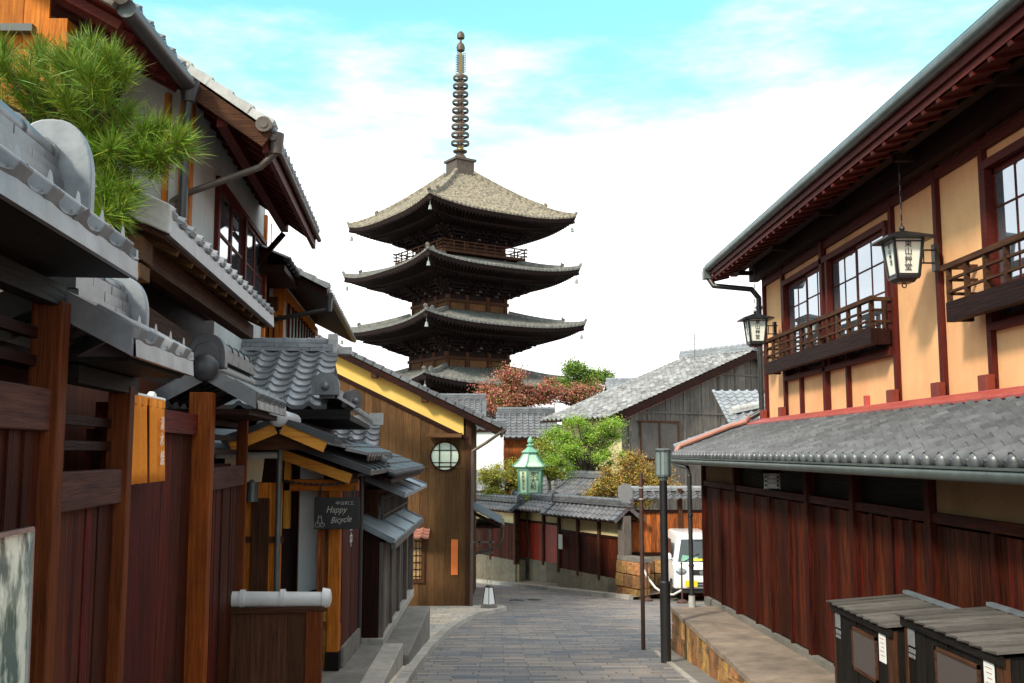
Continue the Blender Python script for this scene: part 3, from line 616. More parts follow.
# wall lanterns with the shop's name
def wall_lantern(x, y, z, label, rot):
    t = thing('wall_lantern', label, 'lantern', (x, y, z), 0, 'paper lanterns on the yellow wall'); t.scale = (.92, .92, .92)
    n = 4; rr = lambda r, zz: [Vector((x + r*math.cos(rot + 2*math.pi*k/n), y + r*math.sin(rot + 2*math.pi*k/n), z + zz)) for k in range(n)]
    top, mid = rr(.205, .185), rr(.150, -.20)
    rf = MB(); o2 = rr(.335, .170); ap = rr(.03, .275)
    rf.add(o2 + rr(.335, .188) + ap, [tuple(range(4))[::-1]] + [(k, (k+1) % 4, 4 + (k+1) % 4, 4 + k) for k in range(4)] + [(4 + k, 4 + (k+1) % 4, 8 + (k+1) % 4, 8 + k) for k in range(4)] + [tuple(range(8, 12))])
    rf.ball((x, y, z + .30), .03, 6, 8); part('cap', rf, 'black_metal', t)
    fr = MB()
    for k in range(4):
        a, b_ = top[k], mid[k]; fr.bar(a, b_, .026, .026, (0, 1, 0.01))
        fr.bar(top[k], top[(k+1) % 4], .022, .03); fr.bar(mid[k], mid[(k+1) % 4], .022, .03)
        fr.bar(lerp(top[k], mid[k], .1), lerp(top[(k+1) % 4], mid[(k+1) % 4], .1), .012, .012)
        fr.bar(lerp(top[k], mid[k], .93), lerp(top[(k+1) % 4], mid[(k+1) % 4], .93), .012, .012)
    bt = rr(.105, -.25); fr.add(mid + bt, [tuple(range(4, 8))] + [(k, (k+1) % 4, 4 + (k+1) % 4, 4 + k) for k in range(4)])
    for k in range(8):
        a0, a1 = 2*math.pi*k/8, 2*math.pi*(k+1)/8; fr.cyl((x + .022*math.cos(a0), y, z - .275 + .022*math.sin(a0)), (x + .022*math.cos(a1), y, z - .275 + .022*math.sin(a1)), .006, .006, 6)
    part('frame', fr, 'black_metal', t)
    pn = MB(); ti, mi = rr(.195, .18), rr(.141, -.20)
    for k in range(4): pn.add([ti[k], ti[(k+1) % 4], mi[(k+1) % 4], mi[k]], [(0, 1, 2, 3)])
    part('paper_panel', pn, 'paper', t)
    for k in range(4):
        c = (top[k] + top[(k+1) % 4] + mid[k] + mid[(k+1) % 4])/4; nr = Vector((c.x - x, c.y - y, 0)).normalized()
        if nr.y > 0.2: continue
        face = (top[k] + top[(k+1) % 4])/2 - (mid[k] + mid[(k+1) % 4])/2; yd = face.normalized(); xd = (top[(k+1) % 4] - top[k]).normalized()
        if xd.cross(yd).dot(nr) < 0: xd = -xd
        main = nr.y < -0.9
        text_part('lettering', '東山艸堂', .078 if main else .056, c + yd*.125 + nr*.001, xd, yd, 'ink', t, vertical=True, ext=.001, gap=.98)
    br = MB(); br.box(x + .12, 4.07, y - .008, y + .008, z + .075, z + .09); br.box(x + .12, 4.07, y - .008, y + .008, z - .055, z - .04); br.box(x + .16, x + .17, y - .006, y + .006, z - .05, z + .08); br.box(x + .2, x + .21, y - .006, y + .006, z - .05, z + .08)
    br.box(4.0, 4.045, y - .04, y + .04, z - .13, z + .14); part('bracket', br, 'black_metal', t)
    ch = MB(); zz = z + .32
    while zz < 2.85:
        ch.bar((x, y, zz), (x, y, zz + .035), .004 if int(zz*50) % 2 else .014, .014 if int(zz*50) % 2 else .004); zz += .03
    part('chain', ch, 'black_metal', t)
wall_lantern(3.70, 8.95, 1.76, 'large tapered lantern with black writing hanging between the two balconies', R(45))
wall_lantern(3.72, 14.3, 1.74, 'smaller looking tapered lantern by the far corner of the yellow wall', R(45))
# louvred lamp under the pent roof
t = thing('louvred_lamp', 'small white louvred lamp under the tiled pent roof', 'lamp', (2.97, 10.9, -.28))
q = MB()
for k in range(4): q.box(2.90, 3.04, 10.83, 10.97, -.39 + k*.045, -.372 + k*.045)
for a, c in ((2.905, 10.835), (3.035, 10.835), (2.905, 10.965), (3.035, 10.965)): q.box(a - .005, a + .005, c - .005, c + .005, -.4, -.22)
part('louvres', q, 'tile_white', t)
q = MB(); q.box(2.93, 3.01, 10.86, 10.94, -.39, -.22); part('lamp_glass', q, 'paper_white', t)
q = MB(); q.lathe((2.97, 10.9, -.225), [(.15, 0), (.06, .04), (.015, .09)], 4); q.cyl((2.97, 10.9, -.14), (2.97, 10.9, -.07), .008); part('cap', q, 'black_metal', t)
# ================================================================== storage boxes on the terrace
def storage_box(y0, ln, label, x0, zf, zk):
    zt = zd(y0) + .01; t = thing('storage_box', label, 'storage box', (x0 + .25, y0 + ln/2, zt), 0, 'dark wooden boxes with slatted lids on the terrace')
    x1 = x0 + .50
    bd = MB(); planks(bd, (x0, y0), (x0, y0 + ln), zt, zf, .14, .015, out=(-1, 0)); part('front_boards', bd, 'black', t)
    bd = MB(); planks(bd, (x0, y0), (x1, y0), zt, lambda q: lerp(zf, zk, q), .13, .012, out=(0, -1)); part('end_boards', bd, 'black', t)
    bd = MB(); planks(bd, (x0, y0 + ln), (x1, y0 + ln), zt, lambda q: lerp(zf, zk, q), .13, .012, out=(0, 1)); part('end_boards', bd, 'black', t)
    bd = MB(); planks(bd, (x1, y0), (x1, y0 + ln), zt, zk, .14, .015, out=(1, 0)); part('back_boards', bd, 'black', t)
    for ya_, yb_ in ((y0 - .02, y0 + .025), (y0 + ln - .02, y0 + ln + .02)): part('corner_post', MB().box(x0 - .02, x0 + .03, ya_, yb_, zt, zf), 'brown2', t, bev=.003)
    q = MB(); q.box(x0 - .022, x0 - .016, y0 + .22, y0 + ln*.62, zf - .34, zf - .10); pn = part('hatch', q, M['hatch'], t)
    q = MB()
    for a, c, e, f_ in ((y0 + .20, y0 + .22, zf - .36, zf - .08), (y0 + ln*.62, y0 + ln*.62 + .02, zf - .36, zf - .08), (y0 + .20, y0 + ln*.62 + .02, zf - .36, zf - .34), (y0 + .20, y0 + ln*.62 + .02, zf - .10, zf - .08)): q.box(x0 - .027, x0 - .014, a, c, e, f_)
    part('hatch_frame', q, 'brown2_y', t)
    q = MB(); q.box(x0 - .024, x0 - .018, y0 + .05, y0 + .15, zf - .21, zf - .04); nt_ = part('paper_notice', q, 'paper_white', t)
    q = MB()
    for k in range(5): q.box(x0 - .0255, x0 - .0245, y0 + .065, y0 + .135 - .012*(k % 3), zf - .07 - k*.025, zf - .067 - k*.025)
    part('printed_line', q, M['red_ink'], nt_)
    q = MB(); q.box(x0 - .024, x0 - .018, y0 + ln - .13, y0 + ln - .04, zf - .14, zf - .02); pl_ = part('grey_tag', q, M['greytag'], t)
    q = MB()
    for k in range(3): q.box(x0 - .023, x0 - .017, y0 + ln - .13 + k*.032, y0 + ln - .108 + k*.032, zf - .18, zf - .155); q.box(x0 - .023, x0 - .017, y0 + ln - .125 + k*.032, y0 + ln - .105 + k*.032, zf - .21, zf - .19)
    part('white_marks', q, M['greytag'], t)
    n = 9; ov = .05; q = MB(); A = lambda u, x, e: (x, u, lerp(zf, zk, (x - x0)/(x1 - x0)) + e)
    for k in range(n):
        a = lerp(y0 - .05, y0 + ln + .05, k/n); c = lerp(y0 - .05, y0 + ln + .05, (k + 1)/n) + .02; e0, e1 = .016, .027
        q.frame8([A(a, x0 - ov, e1 - .002), A(a, x1 + .03, e1 - .002), A(c, x1 + .03, e0), A(c, x0 - ov, e0)],
                 [A(a, x0 - ov - random.uniform(0, .012), e1 + .014), A(a, x1 + .03, e1 + .014), A(c, x1 + .03, e0 + .012), A(c, x0 - ov, e0 + .012)])
    lid = part('lid', q, 'greyroof_x', t)
    q = MB(); q.box(x0 - .035, x0 - .012, y0 - .04, y0 + ln + .04, zf - .035, zf + .012); part('lid_edge', q, 'black_y', lid)
    q = MB(); q.bar((x1 + .01, y0 - .06, zk + .05), (x1 + .01, y0 + ln + .03, zk + .05), .04, .022); part('back_batten', q, M['greytag2'], lid)
M['hatch'] = material('hatch_mesh', (0.085, 0.062, 0.058), (0.06, 0.045, 0.042), 0.8, 120.0)
M['red_ink'] = material('red_print', (0.45, 0.10, 0.07), None, 0.7)
M['greytag'] = material('grey_tag', (0.20, 0.20, 0.21), (0.14, 0.14, 0.15), 0.7, 30.0)
M['greytag2'] = material('grey_metal_strip', (0.17, 0.19, 0.21), (0.11, 0.12, 0.13), 0.5, 10.0)
storage_box(6.22, 1.0, 'farther of the two dark wooden boxes on the terrace, with a small brown hatch', 2.40, -1.08, -1.04)
storage_box(5.0, 1.13, 'nearer of the two dark wooden boxes, overlapping the other at the picture corner', 2.47, -1.0, -.965)
M['hatch'].name = 'hatch_mesh'
# ================================================================== street lamp, sign pole, rope posts
t = thing('street_lamp', 'black street lamp post with square frosted glass head at the drain', 'street lamp', (2.10, 12.8, zs(12.8)))
z0 = zs(12.8); q = MB(); q.cyl((2.1, 12.8, z0 + .95), (2.1, 12.8, -.36), .05, .05, 16); part('pole', q, 'black_metal', t, smooth=True)
q = MB(); q.cyl((2.1, 12.8, z0), (2.1, 12.8, z0 + .98), .066, .066, 20); q.cyl((2.1, 12.8, z0 + .98), (2.1, 12.8, z0 + 1.0), .066, .052, 20); part('sleeve', q, 'black_metal', t, smooth=True)
q = MB(); q.lathe((2.1, 12.8, 0), [(.045, -.36), (.06, -.34), (.06, -.30), (.09, -.29), (.088, 0.01), (.075, .03)], 12); part('glass_head', q, 'glass_grey', t)
q = MB()
for k in range(6):
    a = 2*math.pi*k/6; q.bar((2.1 + .095*math.cos(a), 12.8 + .095*math.sin(a), -.29), (2.1 + .095*math.cos(a), 12.8 + .095*math.sin(a), .01), .012, .012)
q.lathe((2.1, 12.8, 0), [(.10, .008), (.102, .03), (.07, .045)], 12); q.lathe((2.1, 12.8, 0), [(.098, -.31), (.098, -.285)], 12); part('lamp_frame', q, 'gutter', t)
t = thing('sign_pole', 'thin rusty brown pole carrying a small grey octagonal sign plate', 'sign pole', (2.06, 14.5, zs(14.5)))
q = MB(); q.cyl((2.06, 14.5, zs(14.5)), (2.06, 14.5, -.30), .03, .03, 10); part('pole', q, 'rust_pole', t, smooth=True)
q = MB(); c = Vector((1.83, 14.46, -.585)); nr = Vector((-.55, -.83, 0)); sd_ = nr.cross(Vector((0, 0, 1)))
q.prism([c + sd_*.13*math.cos(R(22.5 + 45*k)) + Vector((0, 0, .145*math.sin(R(22.5 + 45*k)))) for k in range(8)], nr*.012); part('sign_plate', q, M['greytag'], t)
q = MB(); q.cyl((2.06, 14.5, -.52), (2.06, 14.5, -.50), .037, .037, 10); q.cyl((2.06, 14.5, -.68), (2.06, 14.5, -.66), .037, .037, 10); part('clamp', q, 'kerb', t)
for i, (x, y, lb) in enumerate(((4.70, 26.0, 'rusty rope post standing in front of the white van'), (3.95, 26.9, 'rusty rope post beside the orange stone wall'), (2.95, 19.5, None))):
    if lb is None: continue
    t = thing('rope_post', lb, 'post', (x, y, zs(y)), 0, 'rope posts at the parking space'); z0 = zs(y)
    q = MB(); q.cyl((x, y, z0 + .05), (x, y, z0 + 1.0), .022, .022, 8); q.ball((x, y, z0 + 1.0), .032); part('pole', q, 'rust_pole', t)
    q = MB(); q.lathe((x, y, z0), [(.14, 0), (.14, .05), (.10, .08), (.03, .10)], 16); part('base', q, 'rust_pole', t)
q = MB(); pts = [Vector((3.86, 27.2, -3.05)), Vector((3.98, 27.0, -3.32)), Vector((4.15, 26.8, -3.55)), Vector((4.35, 26.5, -3.68)), Vector((4.52, 26.2, -3.64)), Vector((4.70, 26.0, -3.5))]
q.tube(pts, .028, 6); q.tube([(3.86, 27.2, -3.0), (3.88, 27.15, -3.85)], .02, 6); solo('rope', q, 'rope', 'sagging white rope tied between the stone wall and the post by the van', 'rope', (3.9, 27, -3.9))

# ================================================================== van
t = thing('parked_van', 'small white van parked facing the street, partly behind the board wall', 'van', (5.25, 28.0, zs(26.8))); t.scale = (.95, .95, .95)
x0, x1, yf, zg = 4.62, 6.10, 26.75, zs(26.8) + .02
prof = [(0, .32), (-.05, .62), (0, .95), (.12, 1.0), (.55, 1.66), (.72, 1.77), (3.3, 1.80), (3.35, .32)]   # side view: (y offset, z)
bd = MB(); secs = []
for xk, ins in ((x0 + .0, .07), (x0 + .06, .0), (x1 - .06, .0), (x1, .07)):
    secs.append([Vector((xk + (0.26*(1 if xk < 5.2 else -1) if z_ > 1.0 else 0)*min(1, max(0, (z_ - 1.0)/.8)), yf + y_ + (ins if y_ < 3 else -ins), zg + z_ - (ins*.6 if z_ > 1.5 else 0))) for y_, z_ in prof])
n_ = len(prof); vv = [p for s in secs for p in s]
ff = [tuple(range(n_))[::-1], tuple(range(3*n_, 4*n_))] + [(i*n_+k, i*n_+(k+1) % n_, (i+1)*n_+(k+1) % n_, (i+1)*n_+k) for i in range(3) for k in range(n_)]
bd.add(vv, ff); part('body', bd, 'van_paint', t, bev=.03, smooth=True)
def onf(x, s, off=0.012):   # point on the windscreen plane, s 0..1
    return Vector((x, yf + lerp(.15, .53, s) - off, zg + lerp(1.03, 1.62, s) + off*.6))
q = MB(); q.add([onf(x0 + .13, .0), onf(x1 - .13, .0), onf(x1 - .30, 1), onf(x0 + .30, 1)], [(0, 1, 2, 3)]); wsn = part('windscreen', q, 'glass_dark', t)
q = MB(); q.add([onf(x0 + .22, .03, .016), onf(x0 + .75, .03, .016), onf(x0 + .70, .22, .016), onf(x0 + .28, .3, .016)], [(0, 1, 2, 3)]); part('green_dash_mat', q, M['verdigris'], wsn)
q = MB(); q.add([onf(x0 + .5, .04, .020), onf(x1 - .3, .04, .020), onf(x1 - .3, .12, .020), onf(x0 + .5, .14, .020)], [(0, 1, 2, 3)]); part('yellow_card', q, 'yellow_plate', wsn)
q = MB(); q.bar(onf(x0 + .3, .0, .03), onf(x0 + .75, .35, .03), .02, .015); q.bar(onf(x0 + .8, .0, .03), onf(x0 + 1.2, .35, .03), .02, .015); part('wiper', q, 'rubber', t)
for sx, xe in ((1, x0), (-1, x1)):
    q = MB(); cx = xe + sx*.20; q.ball((cx, yf + .0, zg + .78), .14, 8, 14, (1.15, .5, .75)); hl = part('headlight', q, 'glass_grey', t, smooth=True)
    q = MB(); q.ball((cx, yf - .03, zg + .78), .07, 6, 10, (1, .7, 1)); part('bulb_reflector', q, 'chrome', hl, smooth=True)
    q = MB(); q.ball((xe - sx*.08, yf + .32, zg + 1.17), .085, 6, 8, (.8, .5, 1.2)); q.bar((xe + sx*.06, yf + .34, zg + 1.1), (xe - sx*.08, yf + .33, zg + 1.12), .03, .03); part('mirror', q, 'van_paint', t, smooth=True)
    for yo in (.55, 2.6):
        q = MB(); q.cyl((xe - sx*.005, yf + yo, zg + .27), (xe + sx*.15, yf + yo, zg + .27), .27, .27, 20); wh = part('wheel', q, 'rubber', t)
        q = MB(); q.cyl((xe - sx*.015, yf + yo, zg + .27), (xe + sx*.02, yf + yo, zg + .27), .17, .17, 16); part('hub', q, 'chrome', wh)
    q = MB(); q.add([(xe - sx*.004 + sx*.02, yf + .65, zg + 1.1), (xe - sx*.004 + sx*.02, yf + 3.1, zg + 1.1), (xe - sx*.004 + sx*.085, yf + 3.1, zg + 1.6), (xe - sx*.004 + sx*.085, yf + .9, zg + 1.6)], [(0, 1, 2, 3)]); part('side_window', q, 'glass_dark', t)
q = MB(); q.box(x0 + .48, x1 - .48, yf - .062, yf - .04, zg + .70, zg + .84); q.box(x0 + .36, x1 - .36, yf - .055, yf - .04, zg + .46, zg + .50); q.box(x0 + .36, x1 - .36, yf - .045, yf - .02, zg + .38, zg + .42); part('grille', q, 'rubber', t)
q = MB(); q.cyl(((x0+x1)/2, yf - .075, zg + .77), ((x0+x1)/2, yf - .06, zg + .77), .06, .06, 14); part('badge', q, 'chrome', t)
q = MB(); q.box(x0 + .30, x0 + .63, yf - .075, yf - .06, zg + .38, zg + .55); part('number_plate', q, 'yellow_plate', t)
q = MB(); q.box(x0 + .05, x1 - .05, yf + .05, yf + 3.3, zg + .2, zg + .34); part('underbody', q, 'rubber', t)

# ================================================================== PAGODA
PR = R(45 - 11.2); PX, PY = -3.46, 88.0
pc, ps = math.cos(-PR), math.sin(-PR)
O = (PX*pc - PY*ps, PX*ps + PY*pc, 0)      # frame coordinates of the pagoda's axis
pag = thing('pagoda', 'tall dark five storeyed wooden pagoda with bronze ring spire', 'pagoda', (O[0], O[1], -8), PR)
ox, oy = O[0], O[1]
def four(fn):
    """fn(T) adds to a mesh through T, which turns (x, d, z) on the side facing -y into frame coordinates"""
    for k in range(4):
        c, s = math.cos(k*math.pi/2), math.sin(k*math.pi/2)
        fn(lambda x, d, z, c=c, s=s: Vector((ox + x*c + d*s, oy + x*s - d*c, z)))
# each roof: half eave, corner height, half top, top height
S2 = math.sqrt(2)
roofs = [(10.5/S2, 20.55, 0.9, 24.75), (10.85/S2, 15.95, 3.7, 16.50), (11.25/S2, 11.05, 3.15, 11.95), (11.55/S2, 6.15, 3.25, 7.1), (12.2/S2, 1.3, 3.4, 3.6)]
bodies = [2.75, 2.95, 3.1, 3.2, 3.35]
for i, ((h, zc, rt, zt), hb) in enumerate(zip(roofs, bodies)):
    lift = 0.68; zm = zc - lift
    def zr(x, d, h=h, rt=rt, zt=zt, zm=zm, lift=lift, i=i):
        t_ = (d - rt)/(h - rt); kf = (1.10*t_ - .10*t_*t_) if i else (1.20*t_ - .20*t_*t_)
        return zt + (zm - zt)*kf + lift*(abs(x)/h)**3.0*max(0, t_)**1.5
    m = MB(); nx = int(2*h/.40)*8
    def side(T, h=h, rt=rt):
        cols = []
        for j in range(nx + 1):
            x = lerp(-h, h, j/nx); d0 = max(rt, abs(x)); cg = .12*abs(math.cos(math.pi*x/.40))**1.5
            cols.append([T(x, lerp(d0, h, q/9), zr(x, lerp(d0, h, q/9)) + cg) for q in range(10)] + [T(x, h, zr(x, h) - .10 + .3*cg)])
        m.grid(cols)
    four(side)
    roof = part('roof', m, 'tile_pagoda' if i == 0 else 'tile_pagoda_low', pag)
    # hip ridges with end tiles
    m = MB()
    def hip(T, h=h, rt=rt):
        pts = [T(-lerp(rt, h*1.0, q/10), lerp(rt, h*1.0, q/10), zr(lerp(rt, h, q/10), lerp(rt, h, q/10)) + .12) for q in range(11)]
        for a, b in zip(pts[:8], pts[1:8]): m.bar(a + Vector((0, 0, .06)), b + Vector((0, 0, .06)), .30, .36)
        for a, b in zip(pts[7:], pts[8:]): m.bar(a, b, .24, .22)
        e = (pts[7] - pts[6]).normalized(); m.bar(pts[7] + e*.02 + Vector((0, 0, -.05)), pts[7] + e*.1 + Vector((0, 0, .42)), .3, .14); m.ball(pts[7] + Vector((0, 0, .42)), .09, 5, 6)
        e = (pts[10] - pts[9]).normalized(); m.bar(pts[10] - e*.1, pts[10] + e*.05 + Vector((0, 0, .22)), .28, .2); m.ball(pts[10] + e*.05 + Vector((0, 0, .24)), .09, 5, 6)
    four(hip); q4 = len(m.v)//4; f4 = len(m.f)//4
    for k in range(4):
        mk = MB(); mk.v = m.v[k*q4:(k+1)*q4]; mk.f = [tuple(j - k*q4 for j in f) for f in m.f[k*f4:(k+1)*f4]]; part('hip_ridge', mk, 'tile_pagoda' if i == 0 else 'tile_pagoda_low', roof)
    # eave board, two tiers of rafters
    m = MB()
    def under(T, h=h, hb=hb):
        NX = 48; e1 = h - .12; e2 = h*.80; e3 = hb + 1.35
        zf = lambda x, hh: lift*(abs(x)/hh)**3.0
        def strip(d0, dz0, l0, d1, dz1, l1):
            m.grid([[T(lerp(-d0, d0, j/NX), d0, zm + dz0 + l0*(abs(lerp(-1, 1, j/NX)))**3), T(lerp(-d1, d1, j/NX), d1, zm + dz1 + l1*(abs(lerp(-1, 1, j/NX)))**3)] for j in range(NX + 1)])
        strip(h - .02, -.08, lift, e1, -.42, lift); strip(e1, -.42, lift, e2, -.50, .42); strip(e2, -.50, .42, e2 - .05, -.82, .42)
        strip(e2 - .05, -.82, .42, e3, -.72, .05); strip(e3, -.72, .05, e3 - .06, -1.05, .05); strip(e3 - .06, -1.05, .05, hb, -1.0, 0)
    four(under); part('eave_soffit', m, 'pagoda', roof)
    m = MB()
    def raf(T, h=h, hb=hb):
        n = int(2*h/.34)
        for j in range(n + 1):
            u = lerp(-1, 1, j/n); x = u*(h - .2)
            L0 = lift*abs(u)**3
            xo, xi = u*(h - .16), u*h*.80
            m.bar(T(xo, h - .16, zm - .47 + L0), T(xi, h*.80, zm - .58 + .5*L0), .11, .14)
            m.bar(T(u*(h*.79), h*.79, zm - .88 + .48*L0), T(u*(hb + 1.4), hb + 1.4, zm - .80 + .06*L0), .11, .14)
        m.bar(T(-h + .1, h - .1, zm - .42 + lift), T(-hb, hb, zm - 1.1), .26, .34)
    four(raf); part('rafter_tier', m, 'pagoda', roof)
    # bell under the corner
    for k in range(4):
        mm = MB(); c, s = math.cos(k*math.pi/2), math.sin(k*math.pi/2); q = h - .25
        px_, py_ = ox - q*c + q*s, oy - q*s - q*c
        mm.lathe((px_, py_, zc - 1.35), [(.17, 0), (.13, .12), (.11, .30), (.05, .38)], 10); mm.cyl((px_, py_, zc - .97), (px_, py_, zc - .5), .02, .02, 5)
        part('corner_bell', mm, 'bell', roof)
    # body, columns, beams
    zlow = (roofs[i+1][3] if i < 4 else -8) - .3; ztop = zm - .95
    m = MB(); m.box(ox - hb, ox + hb, oy - hb, oy + hb, zlow, ztop + .2); body = part('storey_wall', m, 'pagoda', pag)
    m = MB()
    def cols_(T, hb=hb):
        for q in (-1, -.36, .36, 1): m.cyl(T(q*hb, hb + .02, zlow), T(q*hb, hb + .02, ztop - .1), .19, .19, 10)
        for zz, hh in ((ztop - 1.5, .26), (ztop - 2.35, .2)):
            if zz > zlow: m.bar(T(-hb - .25, hb + .14, zz), T(hb + .25, hb + .14, zz), .16, hh)
    four(cols_); part('column_row', m, 'brown2', body)
    m = MB()
    def brk(T, hb=hb):
        for tier, (dd, dz, ww) in enumerate(((.0, -.62, 0), (.42, -.42, .25), (.84, -.18, .5), (1.22, .06, .75))):
            m.bar(T(-hb - dd - .3, hb + dd, ztop + dz - .28), T(hb + dd + .3, hb + dd, ztop + dz - .28), .17, .19)
            for q in (-1, -.36, .36, 1):
                for e in (-.5, -.0, .5):
                    xx = q*hb + e*(1 + .15*tier) + (dd*q if abs(q) == 1 else 0)
                    m.bar(T(xx, hb + dd - .02, ztop + dz - .20), T(xx, hb + dd + .26, ztop + dz - .20), .24, .20)
        for q in (-1, -.36, .36, 1):
            m.bar(T(q*hb, hb, ztop - .95), T(q*(hb + (1.4 if abs(q) == 1 else 0)), hb + 1.6, ztop - .28), .2, .22)
            m.bar(T(q*hb, hb, ztop - .55), T(q*(hb + (1.9 if abs(q) == 1 else 0)), hb + 1.95, ztop + .0), .16, .2)
    four(brk); part('bracket_tier', m, 'pagoda', body)
    m = MB()
    def pale(T, hb=hb):
        for q in (-1.0, -.62, -.36, 0.0, .36, .62, 1.0): m.bar(T(q*hb - .14, hb + .52, ztop - .62), T(q*hb + .14, hb + .52, ztop - .62), .1, .13)
        for q in (-.68, 0, .68): m.bar(T(q*hb - .18, hb + .06, ztop - .8), T(q*hb + .18, hb + .06, ztop - .8), .1, .17)
    four(pale); part('block_course', m, 'grey_x', body)
    m = MB()
    def win(T, hb=hb):
        for a, b_ in ((-.92, -.44), (.44, .92)):
            m.bar(T(a*hb, hb + .04, ztop - 1.95), T(b_*hb, hb + .04, ztop - 1.95), .06, .6)
        m.bar(T(-.28*hb, hb + .04, ztop - 1.95), T(.28*hb, hb + .04, ztop - 1.95), .06, .66)
    four(win); part('wall_panel', m, 'brown', body)
    if i == 0:     # balcony round the top storey
        m = MB(); rb = 4.15; zb_ = 16.95
        def rail(T):
            m.bar(T(-rb - .05, rb - .35, zb_ - .12), T(rb + .05, rb - .35, zb_ - .12), .9, .22)
            for zz, tk in ((zb_ + .78, .09), (zb_ + .48, .065), (zb_ + .16, .08)): m.bar(T(-rb - .35, rb, zz), T(rb + .35, rb, zz), tk, tk)
            for q in range(9): x = lerp(-rb, rb, q/8); m.bar(T(x, rb, zb_ - .1), T(x, rb, zb_ + .78), .09, .09)
        four(rail); part('balcony_railing', m, 'brown2', pag)
# spire
sx_, sy_ = ox, oy
m = MB(); hw = .92; m.box(sx_ - hw, sx_ + hw, sy_ - hw, sy_ + hw, 24.6, 25.95); m.box(sx_ - hw - .16, sx_ + hw + .16, sy_ - hw - .16, sy_ + hw + .16, 25.95, 26.15); m.box(sx_ - 1.15, sx_ + 1.15, sy_ - 1.15, sy_ + 1.15, 24.35, 24.8)
sp = part('spire_base', m, 'bronze', pag)
m = MB(); m.lathe((sx_, sy_, 26.15), [(.62, 0), (.60, .25), (.42, .5), (.34, .54), (.34, .64), (.62, .76), (.66, .88), (.3, .94)], 18); part('bowl', m, 'bronze', sp, smooth=True)
m = MB(); m.cyl((sx_, sy_, 27.2), (sx_, sy_, 37.7), .15, .10, 10); part('mast', m, 'bronze', sp)
m = MB(); m.cyl((sx_, sy_, 27.05), (sx_, sy_, 27.4), .36, .3, 12); m.cyl((sx_, sy_, 34.2), (sx_, sy_, 36.2), .15, .12, 8); part('gilt_collar', m, 'gilt', sp)
for k in range(9):
    z = lerp(27.75, 33.85, k/8); ro = lerp(.84, .68, k/8); ri = ro - .14; m = MB()
    ri = ro - .10; pf = [(ri, -.10), (ro - .02, -.15), (ro + .03, 0), (ro - .02, .15), (ri, .10), (ri, -.10)]; nn = 24
    m.add([(sx_ + r0_*math.cos(2*math.pi*q/nn), sy_ + r0_*math.sin(2*math.pi*q/nn), z + z0_) for r0_, z0_ in pf for q in range(nn)], [(i_*nn + q, i_*nn + (q+1) % nn, (i_+1)*nn + (q+1) % nn, (i_+1)*nn + q) for i_ in range(5) for q in range(nn)])
    for a in range(4): m.bar((sx_, sy_, z), (sx_ + ro*math.cos(a*math.pi/2 + .3), sy_ + ro*math.sin(a*math.pi/2 + .3), z), .09, .11)
    m.cyl((sx_, sy_, z - .15), (sx_, sy_, z + .15), .20, .20, 10)
    part('ring', m, 'bronze', sp)
m = MB()
for a in range(4):
    c, s = math.cos(a*math.pi/2 + .4), math.sin(a*math.pi/2 + .4)
    for k in range(9): z = 34.3 + k*.22; m.bar((sx_ + .12*c, sy_ + .12*s, z), (sx_ + (.55 - .01*k)*c, sy_ + (.55 - .01*k)*s, z + .08), .03, .05)
    for rr_ in (.3, .52): m.bar((sx_ + rr_*c, sy_ + rr_*s, 34.3), (sx_ + rr_*c, sy_ + rr_*s, 36.15), .03, .045)
part('water_flame', m, 'bronze', sp)
m = MB(); m.lathe((sx_, sy_, 36.3), [(.1, 0), (.36, .15), (.40, .45), (.32, .75), (.12, .95)], 14); m.lathe((sx_, sy_, 37.5), [(.1, 0), (.34, .12), (.36, .4), (.3, .62), (.02, .85)], 14); part('jewel', m, 'bronze', sp, smooth=True)

# ================================================================== FAR MIDDLE
def tiled_gable(name, label, cat, x0, x1, y0, y1, ze, zr_, wall, group=None, rot=0.0, tile='tile', zbase=-6, ridge='x', over=.35, dz=0):
    """small house: ridge along x ('x') or y; eaves on both sides"""
    t = thing(name, label, cat, ((x0+x1)/2, (y0+y1)/2, zbase), rot, group)
    b = MB(); b.box(x0, x1, y0, y1, zbase, ze); ym = (y0+y1)/2; xm = (x0+x1)/2
    if ridge == 'x':
        for x in (x0, x1 - .1): b.prism([(x, y0, ze), (x, y1, ze), (x, ym, zr_ - .1)], (.1, 0, 0))
        part('wall', b, wall, t); sl = (zr_ - ze)/(ym - y0); r = MB(); ln = math.hypot(ym - y0 + over, (ym - y0 + over)*sl)
        tile_sheet(r, (x0 - over, y0 - over, ze - over*sl + .06), (1, 0, 0), (0, 1, sl), x1 - x0 + 2*over, ln)
        rr_ = part('roof', r, tile, t); r = MB(); tile_sheet(r, (x0 - over, y1 + over, ze - over*sl + .06), (1, 0, 0), (0, -1, sl), x1 - x0 + 2*over, ln); part('rear_roof', r, tile, t)
        u = MB()
        for s, ya in ((1, y0 - over), (-1, y1 + over)): u.frame8([(x0 - over, ya, ze - over*sl - .05), (x1 + over, ya, ze - over*sl - .05), (x1 + over, ym, zr_ - .05), (x0 - over, ym, zr_ - .05)], [(x0 - over, ya, ze - over*sl + .02), (x1 + over, ya, ze - over*sl + .02), (x1 + over, ym, zr_ + .02), (x0 - over, ym, zr_ + .02)])
        part('soffit', u, 'dark', t)
        r = MB(); ridge_stack(r, (x0 - over, ym, zr_ + .02), (x1 + over, ym, zr_ + .02), 3, .26, .06, .09); part('ridge', r, tile, rr_)
        r = MB()
        for s, xx in ((-1, x0 - over), (1, x1 + over)): verge_tiles(r, (xx, y0 - over, ze - over*sl + .06), (xx, ym, zr_ + .06), (s, 0, 0))
        part('verge', r, tile, rr_)
    return t
